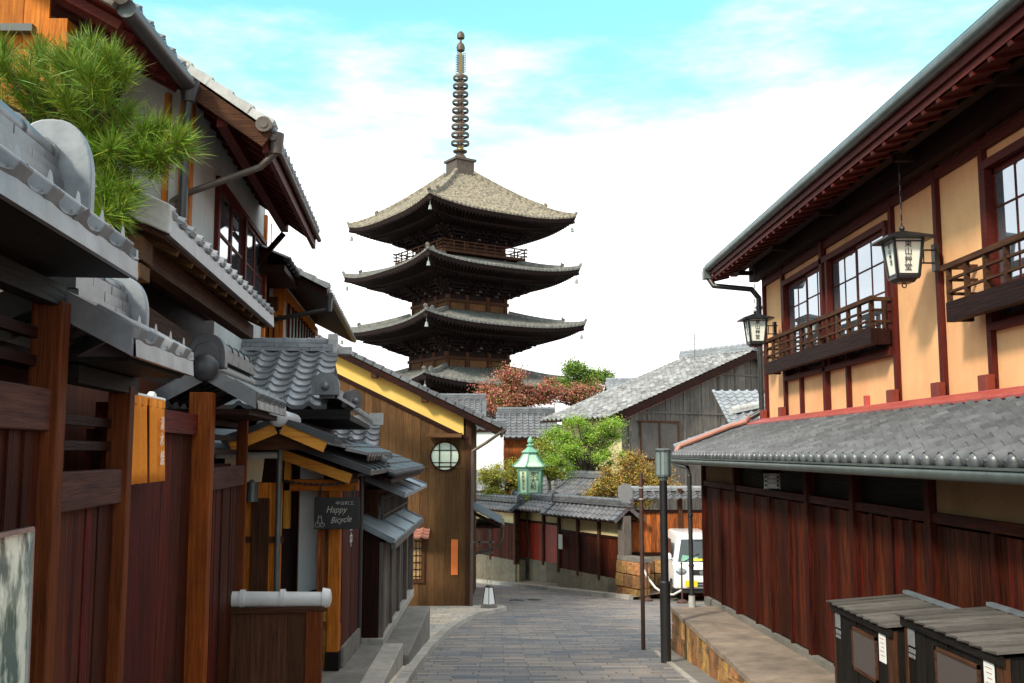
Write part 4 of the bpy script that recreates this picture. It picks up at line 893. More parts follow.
# grey weathered house on the right (gable towards us), its own frame
GA = math.atan2(.63, 1.0); t = thing('grey_house', 'big weathered grey board house with pale blotchy tile roof', 'house', (0, 0, 0), 0)
bpy.data.objects.remove(t)
c, s = math.cos(GA), math.sin(GA)
gx, gy = 3.96*c + 36*s, -3.96*s + 36*c            # eave corner in the house frame: x along the gable, y into depth
t = thing('grey_house', 'big weathered grey board house with pale blotchy tile roof', 'house', (gx + 5, gy + 2, -5.5), GA)
HW = 7.55; ze, zr2 = 1.2, 4.02; slg = (zr2 - ze)/HW; dep = 4.3
b = MB(); b.box(gx + .9, gx + 2*HW - .9, gy + .35, gy + dep - .2, -5.6, ze + .1); part('inner_wall', b, 'cream', t)
b = MB(); planks(b, (gx + .9, gy + .36), (gx + HW, gy + .36), -5.6, lambda q: ze + (.9 + q*(HW - .9))*slg - .12, .2, .03, out=(0, -1), gap=.01, jit=.008)
planks(b, (gx + HW, gy + .36), (gx + 2*HW - .9, gy + .36), -5.6, lambda q: zr2 - (q*(HW - .9))*slg - .12, .2, .03, out=(0, -1), gap=.01, jit=.008); part('gable_boards', b, 'grey', t)
b = MB()
for zz, x1_ in ((3.05, 2), (1.45, .9), (-.1, .9)):
    xa = gx + max(.9, (zz - ze + .2)/slg); b.box(xa, 2*HW + gx - (xa - gx), gy + .29, gy + .325, zz, zz + .06)
for k in range(14):
    xa = gx + 1.2 + k*.92; zz = ze + (min(xa - gx, 2*HW - (xa - gx)))*slg - .2; b.box(xa, xa + .05, gy + .30, gy + .323, -5.5, zz)
part('cover_batten', b, 'grey_x', t)
for sgn in (0, 1):
    r = MB()
    if sgn == 0: tile_sheet(r, (gx, gy, ze + .05), (0, 1, 0), (1, 0, slg), dep, HW*math.hypot(1, slg), pitch=.28, course=.25, amp=.045, lip=.03)
    else: tile_sheet(r, (gx + 2*HW, gy, ze + .05), (0, 1, 0), (-1, 0, slg), dep, HW*math.hypot(1, slg), pitch=.28, course=.25, amp=.045)
    part('roof' if sgn == 0 else 'rear_roof', r, 'tile_blotch', t)
b = MB(); b.frame8([(gx, gy + .04, ze - .06), (gx + HW, gy + .04, zr2 - .06), (gx + HW, gy + dep, zr2 - .06), (gx, gy + dep, ze - .06)], [(gx, gy + .04, ze + .0), (gx + HW, gy + .04, zr2 + .0), (gx + HW, gy + dep, zr2), (gx, gy + dep, ze)])
b.frame8([(gx + 2*HW, gy + .04, ze - .06), (gx + HW, gy + .04, zr2 - .06), (gx + HW, gy + dep, zr2 - .06), (gx + 2*HW, gy + dep, ze - .06)], [(gx + 2*HW, gy + .04, ze), (gx + HW, gy + .04, zr2), (gx + HW, gy + dep, zr2), (gx + 2*HW, gy + dep, ze)])
part('soffit', b, 'dark', t)
b = MB()
for xe, sg in ((gx, 1), (gx + 2*HW, -1)): b.frame8([(xe, gy - .02, ze - .28), (gx + HW, gy - .02, zr2 - .28), (gx + HW, gy + .05, zr2 - .28), (xe, gy + .05, ze - .28)], [(xe, gy - .02, ze + .03), (gx + HW, gy - .02, zr2 + .03), (gx + HW, gy + .05, zr2 + .03), (xe, gy + .05, ze + .03)])
part('barge_board', b, 'dark_x', t)
b = MB(); b.bar((gx + .9, gy + .25, ze + .0), (gx + HW, gy + .25, zr2 - .32), .05, .05); part('copper_trim', b, 'copper_pink', t)
r = MB(); ridge_stack(r, (gx + HW, gy - .02, zr2 + .05), (gx + HW, gy + dep, zr2 + .05), 3, .34, .07, .1); onigawara(r, (gx + HW, gy, zr2 + .05), (0, -1, 0), .5, .45); part('ridge', r, 'tile_pale', t)
b = MB(); b.box(gx + 1.7, gx + 3.6, gy + .27, gy + .335, -.25, 1.1); wn_ = part('shutter_window', b, 'grey', t)
b = MB()
for xa in (1.7, 2.62, 3.55): b.box(gx + xa, gx + xa + .06, gy + .24, gy + .28, -.25, 1.1)
b.box(gx + 1.6, gx + 3.7, gy + .235, gy + .285, 1.1, 1.17); b.box(gx + 1.6, gx + 3.7, gy + .235, gy + .285, -.32, -.25); part('frame', b, 'brown2_x', wn_)
b = MB(); b.box(gx + 1.78, gx + 2.6, gy + .262, gy + .272, -.22, 1.07); b.box(gx + 2.7, gx + 3.5, gy + .262, gy + .272, -.22, 1.07); part('shutter', b, 'greyroof', wn_)
AX = gx + 6.65; q = MB(); q.cyl((AX, gy + 2.5, 3.5), (AX, gy + 2.5, 4.95), .018, .018, 6)
for zz, l_ in ((4.75, .22), (4.5, .35)): q.bar((AX - l_, gy + 2.5, zz), (AX + l_*.6, gy + 2.5, zz), .015, .015)
solo('antenna', q, 'gutter', 'thin television antenna above the blotchy tile roof', 'antenna', (AX, gy + 2.5, 3.5), GA)
tiled_gable('far_house', 'pale tiled house ridge peeping over the blotchy tile roof', 'house', 6.3, 9.5, 53, 57, 2.8, 3.75, 'grey', tile='tile_pale')
# annex right of the grey house, red wall
t = thing('annex', 'small annex with pale tile roof and red wall beside the inn downpipe', 'annex', (6.9, 27, -4))
b = MB(); b.box(6.5, 9.5, 26.0, 30.0, -4, .55); part('wall', b, 'red_paint', t)
r = MB(); tile_sheet(r, (5.95, 25.6, .62), (1, 0, 0), (0, 1, .50), 3.5, 2.4, .24); r2 = part('roof', r, 'tile_pale', t)
r = MB(); r.box(5.95, 9.4, 25.62, 27.7, .53, .58); part('soffit', r, 'dark', t)
r = MB(); ridge_stack(r, (6.15, 26.3, 1.0), (7.0, 26.6, 1.18), 1, .2, .06, .09); part('ridge', r, 'tile_white', r2)
# houses in the gap beneath the pagoda
t = tiled_gable('white_house', 'white walled house behind the yellow green shrub', 'house', -2.6, .22, 40, 44, .85, 1.05, 'white_wall', tile='tile', over=.1)
tiled_gable('far_house', 'tiled house with rust coloured board wall under the maple', 'house', .3, 2.3, 45, 48, .80, 1.75, 'rust', tile='tile')
tiled_gable('far_house', 'tiled roof rising just behind the wooden gable building eave', 'house', -3.6, -.95, 47, 50, 1.75, 2.5, 'grey', tile='tile')
tiled_gable('low_house', 'low house with grey tile roof behind the green copper lantern', 'house', 1.6, 4.6, 37.5, 40.5, -1.6, -.2, 'cream', tile='tile')
tiled_gable('low_house', 'low house with reddish wall at the foot of the white house', 'house', -2.5, -.1, 38, 39.6, -1.35, -1.0, 'copper_pink', tile='tile_pale')

# ================================================================== compound walls across the street (own frame: x along the wall, y into the plot)
CA = math.atan2(-9, 4.85); cc, cs = math.cos(-CA), math.sin(-CA)
c0 = (-1*cc - 36*cs, -1*cs + 36*cc)         # frame coordinates of the wall line's start
def K(x, y, z=0): return (c0[0] + x, c0[1] + y, z)
def kz(x, off=0.0): return zs(36 - .88*x) + off
def kbox(mb, x0, x1, y0, y1, z0, z1): return mb.box(c0[0] + x0, c0[0] + x1, c0[1] + y0, c0[1] + y1, z0, z1)
kb = MB()
for a, b in zip(frange(-6, 9.6, 26), frange(-6, 9.6, 26)[1:]):
    kb.frame8([K(a + .006, -.02, kz(a) - .05), K(b - .006, -.02, kz(b) - .05), K(b - .006, .13, kz(b) - .05), K(a + .006, .13, kz(a) - .05)], [K(a + .006, -.02, kz(a) + .11), K(b - .006, -.02, kz(b) + .11), K(b - .006, .13, kz(b) + .11), K(a + .006, .13, kz(a) + .11)])
solo('kerb', kb, 'kerb', 'straight pale kerb below the red board walls across the street', 'kerb', K(2, 0, -4.4), CA, kind='structure')
sb = MB(); sb.grid([[K(x, .13, kz(x) + .05), K(x, 1.6, kz(x) + .12)] for x in frange(-6, 9.6, 16)]); solo('verge_strip', sb, 'deckfloor', 'narrow strip of earth behind the straight kerb', 'verge', K(2, 0, -4.4), CA, kind='structure')
def stones(mb, x0, x1, y0, zlo, zhi, wd_=.6):
    x = x0
    while x < x1 - .01:
        ln = min(random.uniform(.7, 1.3)*wd_, x1 - x); a, b = x + .006, x + ln - .006
        mb.frame8([K(a, y0, zlo(a)), K(b, y0, zlo(b)), K(b, y0 + .4, zlo(b)), K(a, y0 + .4, zlo(a))], [K(a, y0 + .02, zhi(a)), K(b, y0 + .02, zhi(b)), K(b, y0 + .4, zhi(b)), K(a, y0 + .4, zhi(a))]); x += ln
    return mb
def wallseg(label, x0, x1, y, zbt, zmid, ztop, boards='red', posts=(), cream='cream', roofe=None, wdth=.14, strip=True):
    t = thing('board_wall', label, 'wall', K((x0+x1)/2, y, kz((x0+x1)/2)), CA)
    b = MB(); kbox(b, x0, x1, y + .03, y + .12, -5, ztop); part('plaster_band', b, cream, t)
    b = MB(); planks(b, K(x0, y + .03)[:2], K(x1, y + .03)[:2], lambda q: zbt(lerp(x0, x1, q)), zmid, wdth, .03, out=(0, -1)); part('boards', b, boards, t)
    b = MB(); kbox(b, x0, x1, y - .03, y + .03, zmid, zmid + .07); part('rail', b, 'dark_x', t)
    for p_ in posts:
        b = MB(); kbox(b, p_ - .05, p_ + .05, y - .05, y + .13, zbt(p_) - .1, ztop); part('post', b, 'brown2', t)
    b = MB(); stones(b, x0, x1, y - .04, lambda x: kz(x) - .1, lambda x: zbt(x) + .02); part('stone_base', b, 'stone_base', t)
    return t
def wallroof(t, x0, x1, y0, y1, ze, zr_, tile='tile', yr=None):
    """little gable roof over a wall, eaves at y0 / y1"""
    ym = (y0 + y1)/2 if yr is None else yr; r = MB()
    for ya, s in ((y0, 1), (y1, -1)):
        sl_ = (zr_ - ze)/abs(ym - ya); tile_sheet(r, K(x0, ya, ze), (1, 0, 0), (0, s, sl_), x1 - x0, abs(ym - ya)*math.hypot(1, sl_), pitch=.24, course=.22)
    rr_ = part('roof', r, tile, t); r = MB(); ridge_stack(r, K(x0, ym, zr_), K(x1, ym, zr_), 2, .26, .06, .08); onigawara(r, K(x1, ym, zr_), (1, 0, 0), .3, .3); onigawara(r, K(x0, ym, zr_), (-1, 0, 0), .3, .3)
    part('ridge', r, tile, rr_, smooth=True)
    r = MB()
    for xx, s in ((x0, -1), (x1, 1)):
        for ya in (y0, y1): verge_tiles(r, K(xx, ya, ze), K(xx, ym, zr_), (s, 0, 0), drop=.07)
    part('verge', r, tile, rr_)
    r = MB(); kbox(r, x0 + .05, x1 - .05, y0 + .06, y1 - .06, ze - .07, ze - .03); part('soffit', r, 'dark', t)
t = wallseg('long red board wall with cream plaster band at the left, partly hidden by the wooden building', -5, 2.3, .6, lambda x: -3.66 - .0*x, -2.48, -1.95, posts=(-3.2, -1.3, .5, 2.25))
wallroof(t, -5, 2.45, .25, 1.05, -1.97, -1.70)
t = wallseg('recessed bright red gate section between the two roofed walls', 1.0, 5.3, 1.15, lambda x: -3.62, -2.38, -1.9, boards='red_bright', posts=(1.5, 3.2, 4.95))
wallroof(t, 1.2, 5.2, .5, 1.9, -1.9, -1.6)
t = wallseg('dark red board wall with three cream panels and a separate grey tile roof', 5.0, 8.42, .6, lambda x: -3.62, -2.48, -1.92, posts=(5.05, 6.15, 7.3, 8.37))
wallroof(t, 4.75, 8.7, .15, 1.15, -1.93, -1.55)
b = MB(); kbox(b, 5.15, 5.36, .51, .53, -3.0, -2.55); part('white_nameplate', b, 'paper_white', t)
t = thing('roofed_gate', 'small steep tiled gate roof behind the plaster banded wall', 'gate', K(4.2, 2.5, -4), CA)
b = MB(); kbox(b, 3.2, 5.6, 2.4, 2.6, -4, -1.5); part('gate_wall', b, 'dark', t)
wallroof(t, 2.9, 5.0, 1.4, 3.4, -1.50, -.85)
b = MB(); stones(b, 8.45, 9.55, .35, lambda x: -4.1, lambda x: -3.74, .34); stones(b, 8.45, 9.55, .33, lambda x: -3.72, lambda x: -3.38, .42); stones(b, 8.45, 9.55, .36, lambda x: -3.36, lambda x: -3.03, .3)
t = thing('stone_pillar', 'short ochre stone pillar where the red wall ends', 'pillar', K(9, .5, -4), CA); part('stones', b, 'stone_orange', t, bev=.02)
b = MB(); kbox(b, 8.45, 9.6, .42, .8, -3.02, -2.9); part('cap', b, 'concrete', t)
b = MB(); kbox(b, 8.45, 8.75, .45, .7, -2.9, -1.8); part('grey_board', b, 'grey', t)
# rust board fence and its little roof, frontal
t = thing('rust_fence', 'rust orange charred board fence under a narrow tile roof behind the van', 'fence', (5.2, 29.2, -3.9))
b = MB(); planks(b, (3.72, 29.2), (8.5, 29.0), -2.92, -1.72, .17, .03, out=(0, -1)); part('boards', b, 'rust', t)
b = MB(); b.box(3.66, 8.5, 29.1, 29.3, -3.08, -2.92); part('sill', b, 'concrete', t)
b = MB(); b.box(3.66, 8.5, 29.08, 29.2, -1.74, -1.66); b.box(3.66, 8.5, 29.08, 29.2, -2.95, -2.86); part('rail', b, 'dark_x', t)
for xx in (3.7, 5.25, 6.8, 8.3):
    b = MB(); b.box(xx - .06, xx + .06, 29.05, 29.2, -2.95, -1.05); part('post', b, 'brown2', t)
r = MB(); tile_sheet(r, (3.5, 28.75, -1.32), (1, 0, 0), (0, 1, .4), 5.2, .55, pitch=.24, course=.2); tile_sheet(r, (3.5, 29.75, -1.32), (1, 0, 0), (0, -1, .4), 5.2, .55, pitch=.24, course=.2)
rr_ = part('roof', r, 'tile', t); r = MB(); ridge_stack(r, (3.5, 29.25, -1.12), (8.7, 29.25, -1.12), 1, .2, .05, .07); part('ridge', r, 'tile_pale', rr_)
t = thing('stone_wall', 'low ochre stone wall below the rust board fence', 'wall', (5, 29, -4))
b = MB(); x = 3.6
while x < 8.4:
    ln = random.uniform(.3, .6)
    for k in range(3):
        z0 = -4.15 + k*.37; o_ = random.uniform(-.1, .1) if k == 1 else 0
        b.box(x + .01, x + ln - .01, 28.75 + random.uniform(-.02, .02), 29.2, z0, z0 + .35)
    x += ln
part('stones', b, 'stone_orange', t, bev=.02)
# ------------------------------------------------------------------ green copper lantern
lx, ly, lz = 1.12, 34.9, -1.40
t = thing('copper_lantern', 'large pale green copper lantern with pagoda roof standing over the wall', 'lantern', (lx, ly, lz)); t.scale = (.72, .72, .74)
n6 = lambda r, z, o=R(15): [Vector((lx + r*math.cos(o + math.pi*k/3), ly + r*math.sin(o + math.pi*k/3), z)) for k in range(6)]
def loft(mb, rings):
    vs = [p for r_ in rings for p in r_]; return mb.add(vs, [tuple(range(6))[::-1], tuple(range(len(vs) - 6, len(vs)))] + [(i*6+k, i*6+(k+1) % 6, i*6+6+(k+1) % 6, i*6+6+k) for i in range(len(rings) - 1) for k in range(6)])
b = MB(); loft(b, [n6(.84, lz + 1.20), n6(.84, lz + 1.25), n6(.60, lz + 1.42), n6(.42, lz + 1.68), n6(.30, lz + 1.84)]); part('roof', b, 'verdigris_pale', t)
b = MB(); loft(b, [n6(.30, lz + 1.84), n6(.46, lz + 1.88), n6(.20, lz + 2.06), n6(.13, lz + 2.14)]); b.lathe((lx, ly, lz + 2.12), [(.10, 0), (.19, .08), (.07, .16), (.14, .24), (.13, .32), (.02, .52)], 12)
for p in n6(.86, lz + 1.24): b.ball(p, .055, 5, 7)
for p, q in zip(n6(.84, lz + 1.27), n6(.31, lz + 1.87)): b.bar(p, lerp(p, q, .5) - Vector((0, 0, .08)), .05, .05); b.bar(lerp(p, q, .5) - Vector((0, 0, .08)), q, .05, .05)
part('finial', b, 'verdigris', t)
b = MB(); loft(b, [n6(.66, lz + 1.05), n6(.66, lz + 1.20)])
for p, q in zip(n6(.62, lz + 1.1), n6(.56, lz)): b.bar(p, q, .09, .09)
loft(b, [n6(.62, lz - .10), n6(.62, lz + .03)]); loft(b, [n6(.3, lz - .35), n6(.5, lz - .1)]); part('frame', b, 'verdigris', t)
b = MB(); A_, B_ = n6(.575, lz + 1.06), n6(.53, lz)
for k in range(6): b.add([A_[k], A_[(k+1) % 6], B_[(k+1) % 6], B_[k]], [(0, 1, 2, 3)])
part('glass_panel', b, 'paper_green', t)
for k in range(6):
    c = (A_[k] + A_[(k+1) % 6] + B_[k] + B_[(k+1) % 6])/4; nr = Vector((c.x - lx, c.y - ly, 0)).normalized()
    if nr.y > -.3: continue
    yd = ((A_[k] + A_[(k+1) % 6]) - (B_[k] + B_[(k+1) % 6])).normalized(); xd = (A_[(k+1) % 6] - A_[k]).normalized()
    if xd.cross(yd).dot(nr) < 0: xd = -xd
    if nr.y < -.8:
        text_part('lettering', '京大和', .30, c + yd*.30 + nr*.02, xd, yd, 'ink', t, vertical=True, gap=.95)
        text_part('lettering', '京料理', .13, c + yd*.36 + nr*.02 + xd*.2, xd, yd, 'ink', t, vertical=True)
    else: text_part('lettering', '京料理大和', .17, c + yd*.36 + nr*.02, xd, yd, 'ink', t, vertical=True)
b = MB(); b.cyl((lx, ly, lz - 4.2), (lx, ly, lz - .3), .09, .09, 10); part('post', b, 'verdigris', t)
# ------------------------------------------------------------------ vegetation
def tree(name, label, cat, base, clumps, mat, n, size, group=None, r0=.12, second=None):
    t = thing(name, label, cat, base, 0, group)
    tr = MB(); top = Vector((sum(c[0][0] for c in clumps)/len(clumps), sum(c[0][1] for c in clumps)/len(clumps), min(c[0][2] for c in clumps) - .1))
    pts = [Vector(base).lerp(top, k/5) + Vector((random.uniform(-.06, .06), random.uniform(-.06, .06), 0))*(0 < k < 5) for k in range(6)]
    for k in range(5): tr.cyl(pts[k], pts[k+1], r0*(1 - .09*k), r0*(1 - .09*(k+1)), 8)
    limbs(tr, top, [(c[0], r0*.45) for c in clumps], wob=.1*max(c[1] for c in clumps)); part('trunk', tr, 'bark', t)
    cr = MB(); crown(cr, clumps, n, size); part('crown', cr, mat, t)
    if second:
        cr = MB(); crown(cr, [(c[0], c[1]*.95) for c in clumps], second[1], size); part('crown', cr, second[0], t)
    return t
def clumps_in(c, rad, n, r, seed):
    rn = random.Random(seed); out = []
    for _ in range(n):
        d = Vector((rn.gauss(0, 1), rn.gauss(0, 1), rn.gauss(0, 1))).normalized()*rn.uniform(.35, 1)
        out.append((Vector((c[0] + d.x*rad[0], c[1] + d.y*rad[1], c[2] + d.z*rad[2])), r*rn.uniform(.65, 1.25)))
    return out
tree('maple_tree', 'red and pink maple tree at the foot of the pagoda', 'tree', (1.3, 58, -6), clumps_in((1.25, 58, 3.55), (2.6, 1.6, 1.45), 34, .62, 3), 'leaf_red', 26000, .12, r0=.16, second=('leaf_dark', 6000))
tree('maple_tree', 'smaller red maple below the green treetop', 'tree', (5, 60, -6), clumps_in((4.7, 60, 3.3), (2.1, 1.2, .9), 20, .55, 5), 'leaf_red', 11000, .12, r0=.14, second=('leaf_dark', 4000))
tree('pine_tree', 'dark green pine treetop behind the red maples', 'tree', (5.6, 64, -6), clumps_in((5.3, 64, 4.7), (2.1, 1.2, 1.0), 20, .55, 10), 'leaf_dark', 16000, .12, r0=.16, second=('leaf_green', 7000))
tree('young_pine', 'bright green feathery tree in front of the grey board house', 'tree', (3.2, 34.6, -4.4), clumps_in((3.05, 34.5, .2), (1.55, .8, 1.15), 60, .30, 12), 'leaf_green', 42000, .052, r0=.09)
tree('garden_shrub', 'orange brown autumn shrub behind the dark red wall', 'shrub', (4.3, 31.6, -4.2), clumps_in((4.2, 31.6, -.85), (1.5, .8, .85), 40, .32, 15), 'leaf_autumn', 24000, .06, r0=.08, second=('leaf_yellow', 6000))
tree('garden_shrub', 'yellow green shrub left of the copper lantern', 'shrub', (.16, 36.4, -4.6), clumps_in((.22, 36.4, -1.0), (.95, .6, .75), 26, .30, 18), 'leaf_yellow', 16000, .06, r0=.07, second=('leaf_autumn', 1200))
tree('garden_shrub', 'small yellow green shrub at the foot of the copper lantern', 'shrub', (1.05, 34.6, -4.1), clumps_in((.95, 34.5, -1.75), (.6, .2, .22), 10, .18, 21), 'leaf_yellow', 1500, .08, r0=.05)
tree('garden_tree', 'yellow tinged tree left of the bright green feathery tree', 'tree', (2.0, 36.2, -4.4), clumps_in((1.95, 36.2, -.25), (.85, .6, 1.0), 20, .28, 25), 'leaf_yellow', 9000, .06, r0=.08, second=('leaf_green', 2200))

# ================================================================== WOODEN GABLE BUILDING (left, across the pavement)
t = thing('gable_building', 'brown board building with ochre gable strip, round window and tile roof', 'building', (-3, 24, -3.75))
YG = 24.0; xr_ = -.70; gz = lambda x: .62 + (-x + .05 - .05)*.0 + ( -.0 + (-.05 - x)*.485) # roof line over x
b = MB(); planks(b, (-8.0, YG), (xr_, YG), -3.85, lambda q: gz(lerp(-8, xr_, q)) - .66 if True else 0, .19, .03, out=(0, -1), gap=.006, jit=.006); part('board_wall', b, 'brown', t)
b = MB(); b.box(-8, xr_ - .02, YG, YG + .1, -3.9, .4); b.prism([(-8, YG, .3), (xr_ - .02, YG, .3), (xr_ - .02, YG, gz(xr_) - .05), (-8, YG, gz(-8) - .05)], (0, .1, 0)); part('plaster_gable', b, 'ochre', t)
b = MB(); b.box(xr_ - .12, xr_, YG, YG + 9, -4.8, gz(xr_) - .1); part('side_wall', b, 'brown', t)
b = MB(); b.bar((-8, YG - .05, gz(-8) - .64), (xr_, YG - .05, gz(xr_) - .64), .05, .09); b.box(-8, xr_, YG - .045, YG - .02, .33 - .0, .36) if False else None; part('slope_rail', b, 'dark_x', t)
b = MB(); b.box(xr_ - .07, xr_ + .07, YG - .07, YG + .06, -3.8, gz(xr_) - .05); part('corner_post', b, 'brown2', t, bev=.008)
b = MB(); b.box(-8, xr_ - .05, YG - .05, YG - .028, -.37, -.33); part('cover_strip', b, 'brown_x', t)
Vg = Vector((-1, 0, .485)); xe = .06
r = MB(); tile_sheet(r, (xe, YG - .32, gz(xe) + .03), (0, 1, 0), Vg, 9.3, 8.5, pitch=.28, course=.24); eave_discs(r, (xe, YG - .32, gz(xe) + .03), (0, 1, 0), Vg, 9.3, .28); rr_ = part('roof', r, 'tile', t)
r = MB(); verge_tiles(r, (xe, YG - .32, gz(xe) + .05), (-7.5, YG - .32, gz(-7.5) + .05), (0, -1, 0), drop=.05, wd=.2); part('verge', r, 'tile', rr_)
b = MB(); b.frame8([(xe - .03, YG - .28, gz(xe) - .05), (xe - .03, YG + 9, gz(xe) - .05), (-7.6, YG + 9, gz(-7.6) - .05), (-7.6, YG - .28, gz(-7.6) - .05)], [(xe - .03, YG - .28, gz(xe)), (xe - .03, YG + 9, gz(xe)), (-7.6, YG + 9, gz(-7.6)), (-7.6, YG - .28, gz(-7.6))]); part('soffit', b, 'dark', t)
b = MB(); b.bar((xe - .02, YG - .30, gz(xe) - .09), (-7.6, YG - .30, gz(-7.6) - .09), .05, .16); part('barge_board', b, 'dark_x', t)
for xx in (-5.6, -4.3, -2.95, -1.75):
    b = MB(); b.box(xx - .07, xx + .07, YG - .31, YG, gz(xx) - .27, gz(xx) - .13); part('purlin_end', b, 'brown2_y', t)
gt = MB(); gt.tube([(xe + .05, YG - .3, gz(xe) - .05), (xe + .05, YG + 8, gz(xe) - .07)], .05, 8); gt.tube([(xe + .02, YG - .35, gz(xe) - .1), (-.25, YG - .2, gz(xe) - .33), (-.60, YG - .12, .02), (-.62, YG - .12, -3.7)], .038, 8); part('gutter', gt, 'pipe_brown', t, smooth=True)
# round window
cx, cz = -1.26, -.10; rw = .32; f = MB(); n = 32
for k in range(n):
    a0, a1 = 2*math.pi*k/n, 2*math.pi*(k+1)/n; f.bar((cx + (rw + .02)*math.cos(a0), YG - .05, cz + (rw + .02)*math.sin(a0)), (cx + (rw + .02)*math.cos(a1), YG - .05, cz + (rw + .02)*math.sin(a1)), .03, .035, (0, 1, 0))
rwn = part('round_window', f, 'dark', t)
b = MB(); b.cyl((cx, YG - .045, cz), (cx, YG - .035, cz), rw, rw, 32); part('pane', b, 'paper_green_grey' if False else M['roundpane'], rwn)
b = MB()
for o_ in (-.13, .14): hh = math.sqrt(rw*rw - o_*o_); b.box(cx + o_ - .012, cx + o_ + .012, YG - .062, YG - .047, cz - hh, cz + hh)
for o_ in (-.15, .14): hh = math.sqrt(rw*rw - o_*o_); b.box(cx - hh, cx + hh, YG - .060, YG - .049, cz + o_ - .010, cz + o_ + .010)
part('muntin', b, 'dark', rwn)
b = MB(); b.frame8([(cx - .42, YG - .34, cz + .44), (cx + .40, YG - .34, cz + .44), (cx + .40, YG, cz + .52), (cx - .42, YG, cz + .52)], [(cx - .42, YG - .34, cz + .475), (cx + .40, YG - .34, cz + .475), (cx + .40, YG, cz + .555), (cx - .42, YG, cz + .555)]); part('window_canopy', b, 'brown_x', t)
b = MB(); b.box(-1.10, -.94, YG - .055, YG - .032, -2.87, -2.05); part('orange_plaque', b, M['plaque'], t)
b = MB(); b.box(-2.35, -1.72, YG - .07, YG - .03, -3.05, -1.98); lw = part('lattice_window', b, 'brown2', t)
b = MB(); b.box(-2.30, -1.80, YG - .078, YG - .072, -2.95, -2.03); part('pane', b, M['amberpane'], lw)
b = MB()
for k in range(6): b.box(-2.29 + k*.09, -2.275 + k*.09, YG - .095, YG - .08, -2.95, -2.03)
for k in range(6): b.box(-2.3, -1.8, YG - .100, YG - .082, -2.9 + k*.16, -2.885 + k*.16)
part('lattice', b, 'dark', lw)
b = MB(); tile_sheet(b, (-2.45, YG - .42, -1.97), (1, 0, 0), (0, 1, .45), .85, .42, pitch=.2, course=.14, amp=.02); part('window_roof', b, 'copper_pink', t)
b = MB(); b.box(xr_ - .6, xr_ + .13, YG - .12, YG + .5, -3.95, -3.66); part('foot_stone', b, 'concrete', t)
# porch roof further down the street
t = thing('porch', 'small lean-to porch roof with bent gutter pipe beyond the wooden building', 'porch', (-.4, 29, -4))
r = MB(); tile_sheet(r, (.1, 27.4, -1.95), (0, 1, 0), (-1, 0, .5), 3.2, 1.5, pitch=.24, course=.22); part('roof', r, 'tile_dark', t)
b = MB(); b.box(-.6, .06, 27.45, 30.5, -2.05, -1.98); b.bar((-.7, 27.42, -1.62), (.08, 27.42, -2.0), .05, .09); part('soffit', b, 'dark', t)
b = MB(); b.tube([(.14, 27.4, -1.99), (.14, 30.5, -2.02)], .045, 8); b.tube([(.14, 27.5, -2.0), (.12, 27.5, -2.35), (-.05, 27.5, -2.55), (-.68, 27.5, -2.75)], .035, 8); part('gutter', b, 'pipe_brown', t)
b = MB()
for xx in (-.5, -.2): b.box(xx - .03, xx + .03, 27.5, 27.56, -2.7, -2.02)
b.box(-.7, -.1, 27.5, 27.56, -2.45, -2.40); b.box(-.7, -.1, 27.5, 27.56, -2.74, -2.68); part('bracket', b, 'grey_x', t)
# little ground lantern
t = thing('ground_lantern', 'little white tapered lantern standing at the kerb tip', 'lantern', (-.20, 23.2, zs(23.2) + .07))
z0 = zs(23.2) + .075; X_, Y_ = -.20, 23.2
b = MB(); b.lathe((X_, Y_, z0), [(.19, 0), (.17, .07), (.15, .09)], 4); part('base', b, 'concrete', t)
b = MB(); b.lathe((X_, Y_, z0 + .09), [(.14, 0), (.085, .36)], 4); part('shade', b, 'paper_white', t)
b = MB()
for k in range(4): a = math.pi/2*k; b.bar((X_ + .145*math.cos(a), Y_ + .145*math.sin(a), z0 + .08), (X_ + .088*math.cos(a), Y_ + .088*math.sin(a), z0 + .46), .016, .016)
b.lathe((X_, Y_, z0 + .45), [(.09, 0), (.095, .02), (.03, .05)], 4)
for k in range(8): a0, a1 = math.pi*k/8, math.pi*(k+1)/8; b.bar((X_ + .05*math.cos(a0), Y_, z0 + .5 + .16*math.sin(a0)), (X_ + .05*math.cos(a1), Y_, z0 + .5 + .16*math.sin(a1)), .01, .01, (0, 1, 0))
part('frame', b, 'black_metal', t)

# ================================================================== LEFT ROW beyond the fence (world axes)
t = thing('stone_step', 'grey stone stoop in front of the bicycle shop', 'step', (-1.6, 10.4, -2.3))
b = MB(); b.box(-4.2, -1.10, 8.95, 11.85, -2.75, -2.205); part('slab', b, 'concrete', t, bev=.015)
b = MB(); b.box(-1.32, -1.09, 8.95, 11.87, -2.75, -2.20 + .008); part('edge_stone', b, 'kerb', t, bev=.012)
t = thing('stone_step', 'long grey stone ledge below the weathered board fence', 'ledge', (-1.4, 13.7, -2.4))
b = MB(); b.box(-4.2, -1.03, 11.9, 15.6, -3.1, -2.33); part('slab', b, 'concrete', t, bev=.02)
b = MB(); b.box(-1.70, -1.36, 12.2, 16.6, -2.32, -2.20); part('sill_stone', b, 'kerb', t, bev=.01)
t = thing('board_fence', 'weathered grey board fence with small bluish lean-to roofs', 'fence', (-1.5, 14.4, -2.3))
b = MB(); planks(b, (-1.42, 12.3), (-1.47, 16.5), -2.2, -1.12, .17, .025, out=(1, 0)); part('boards', b, 'grey', t)
b = MB(); planks(b, (-1.75, 12.26), (-1.42, 12.26), -2.3, -.95, .16, .02, out=(0, -1)); part('end_boards', b, 'dark', t)
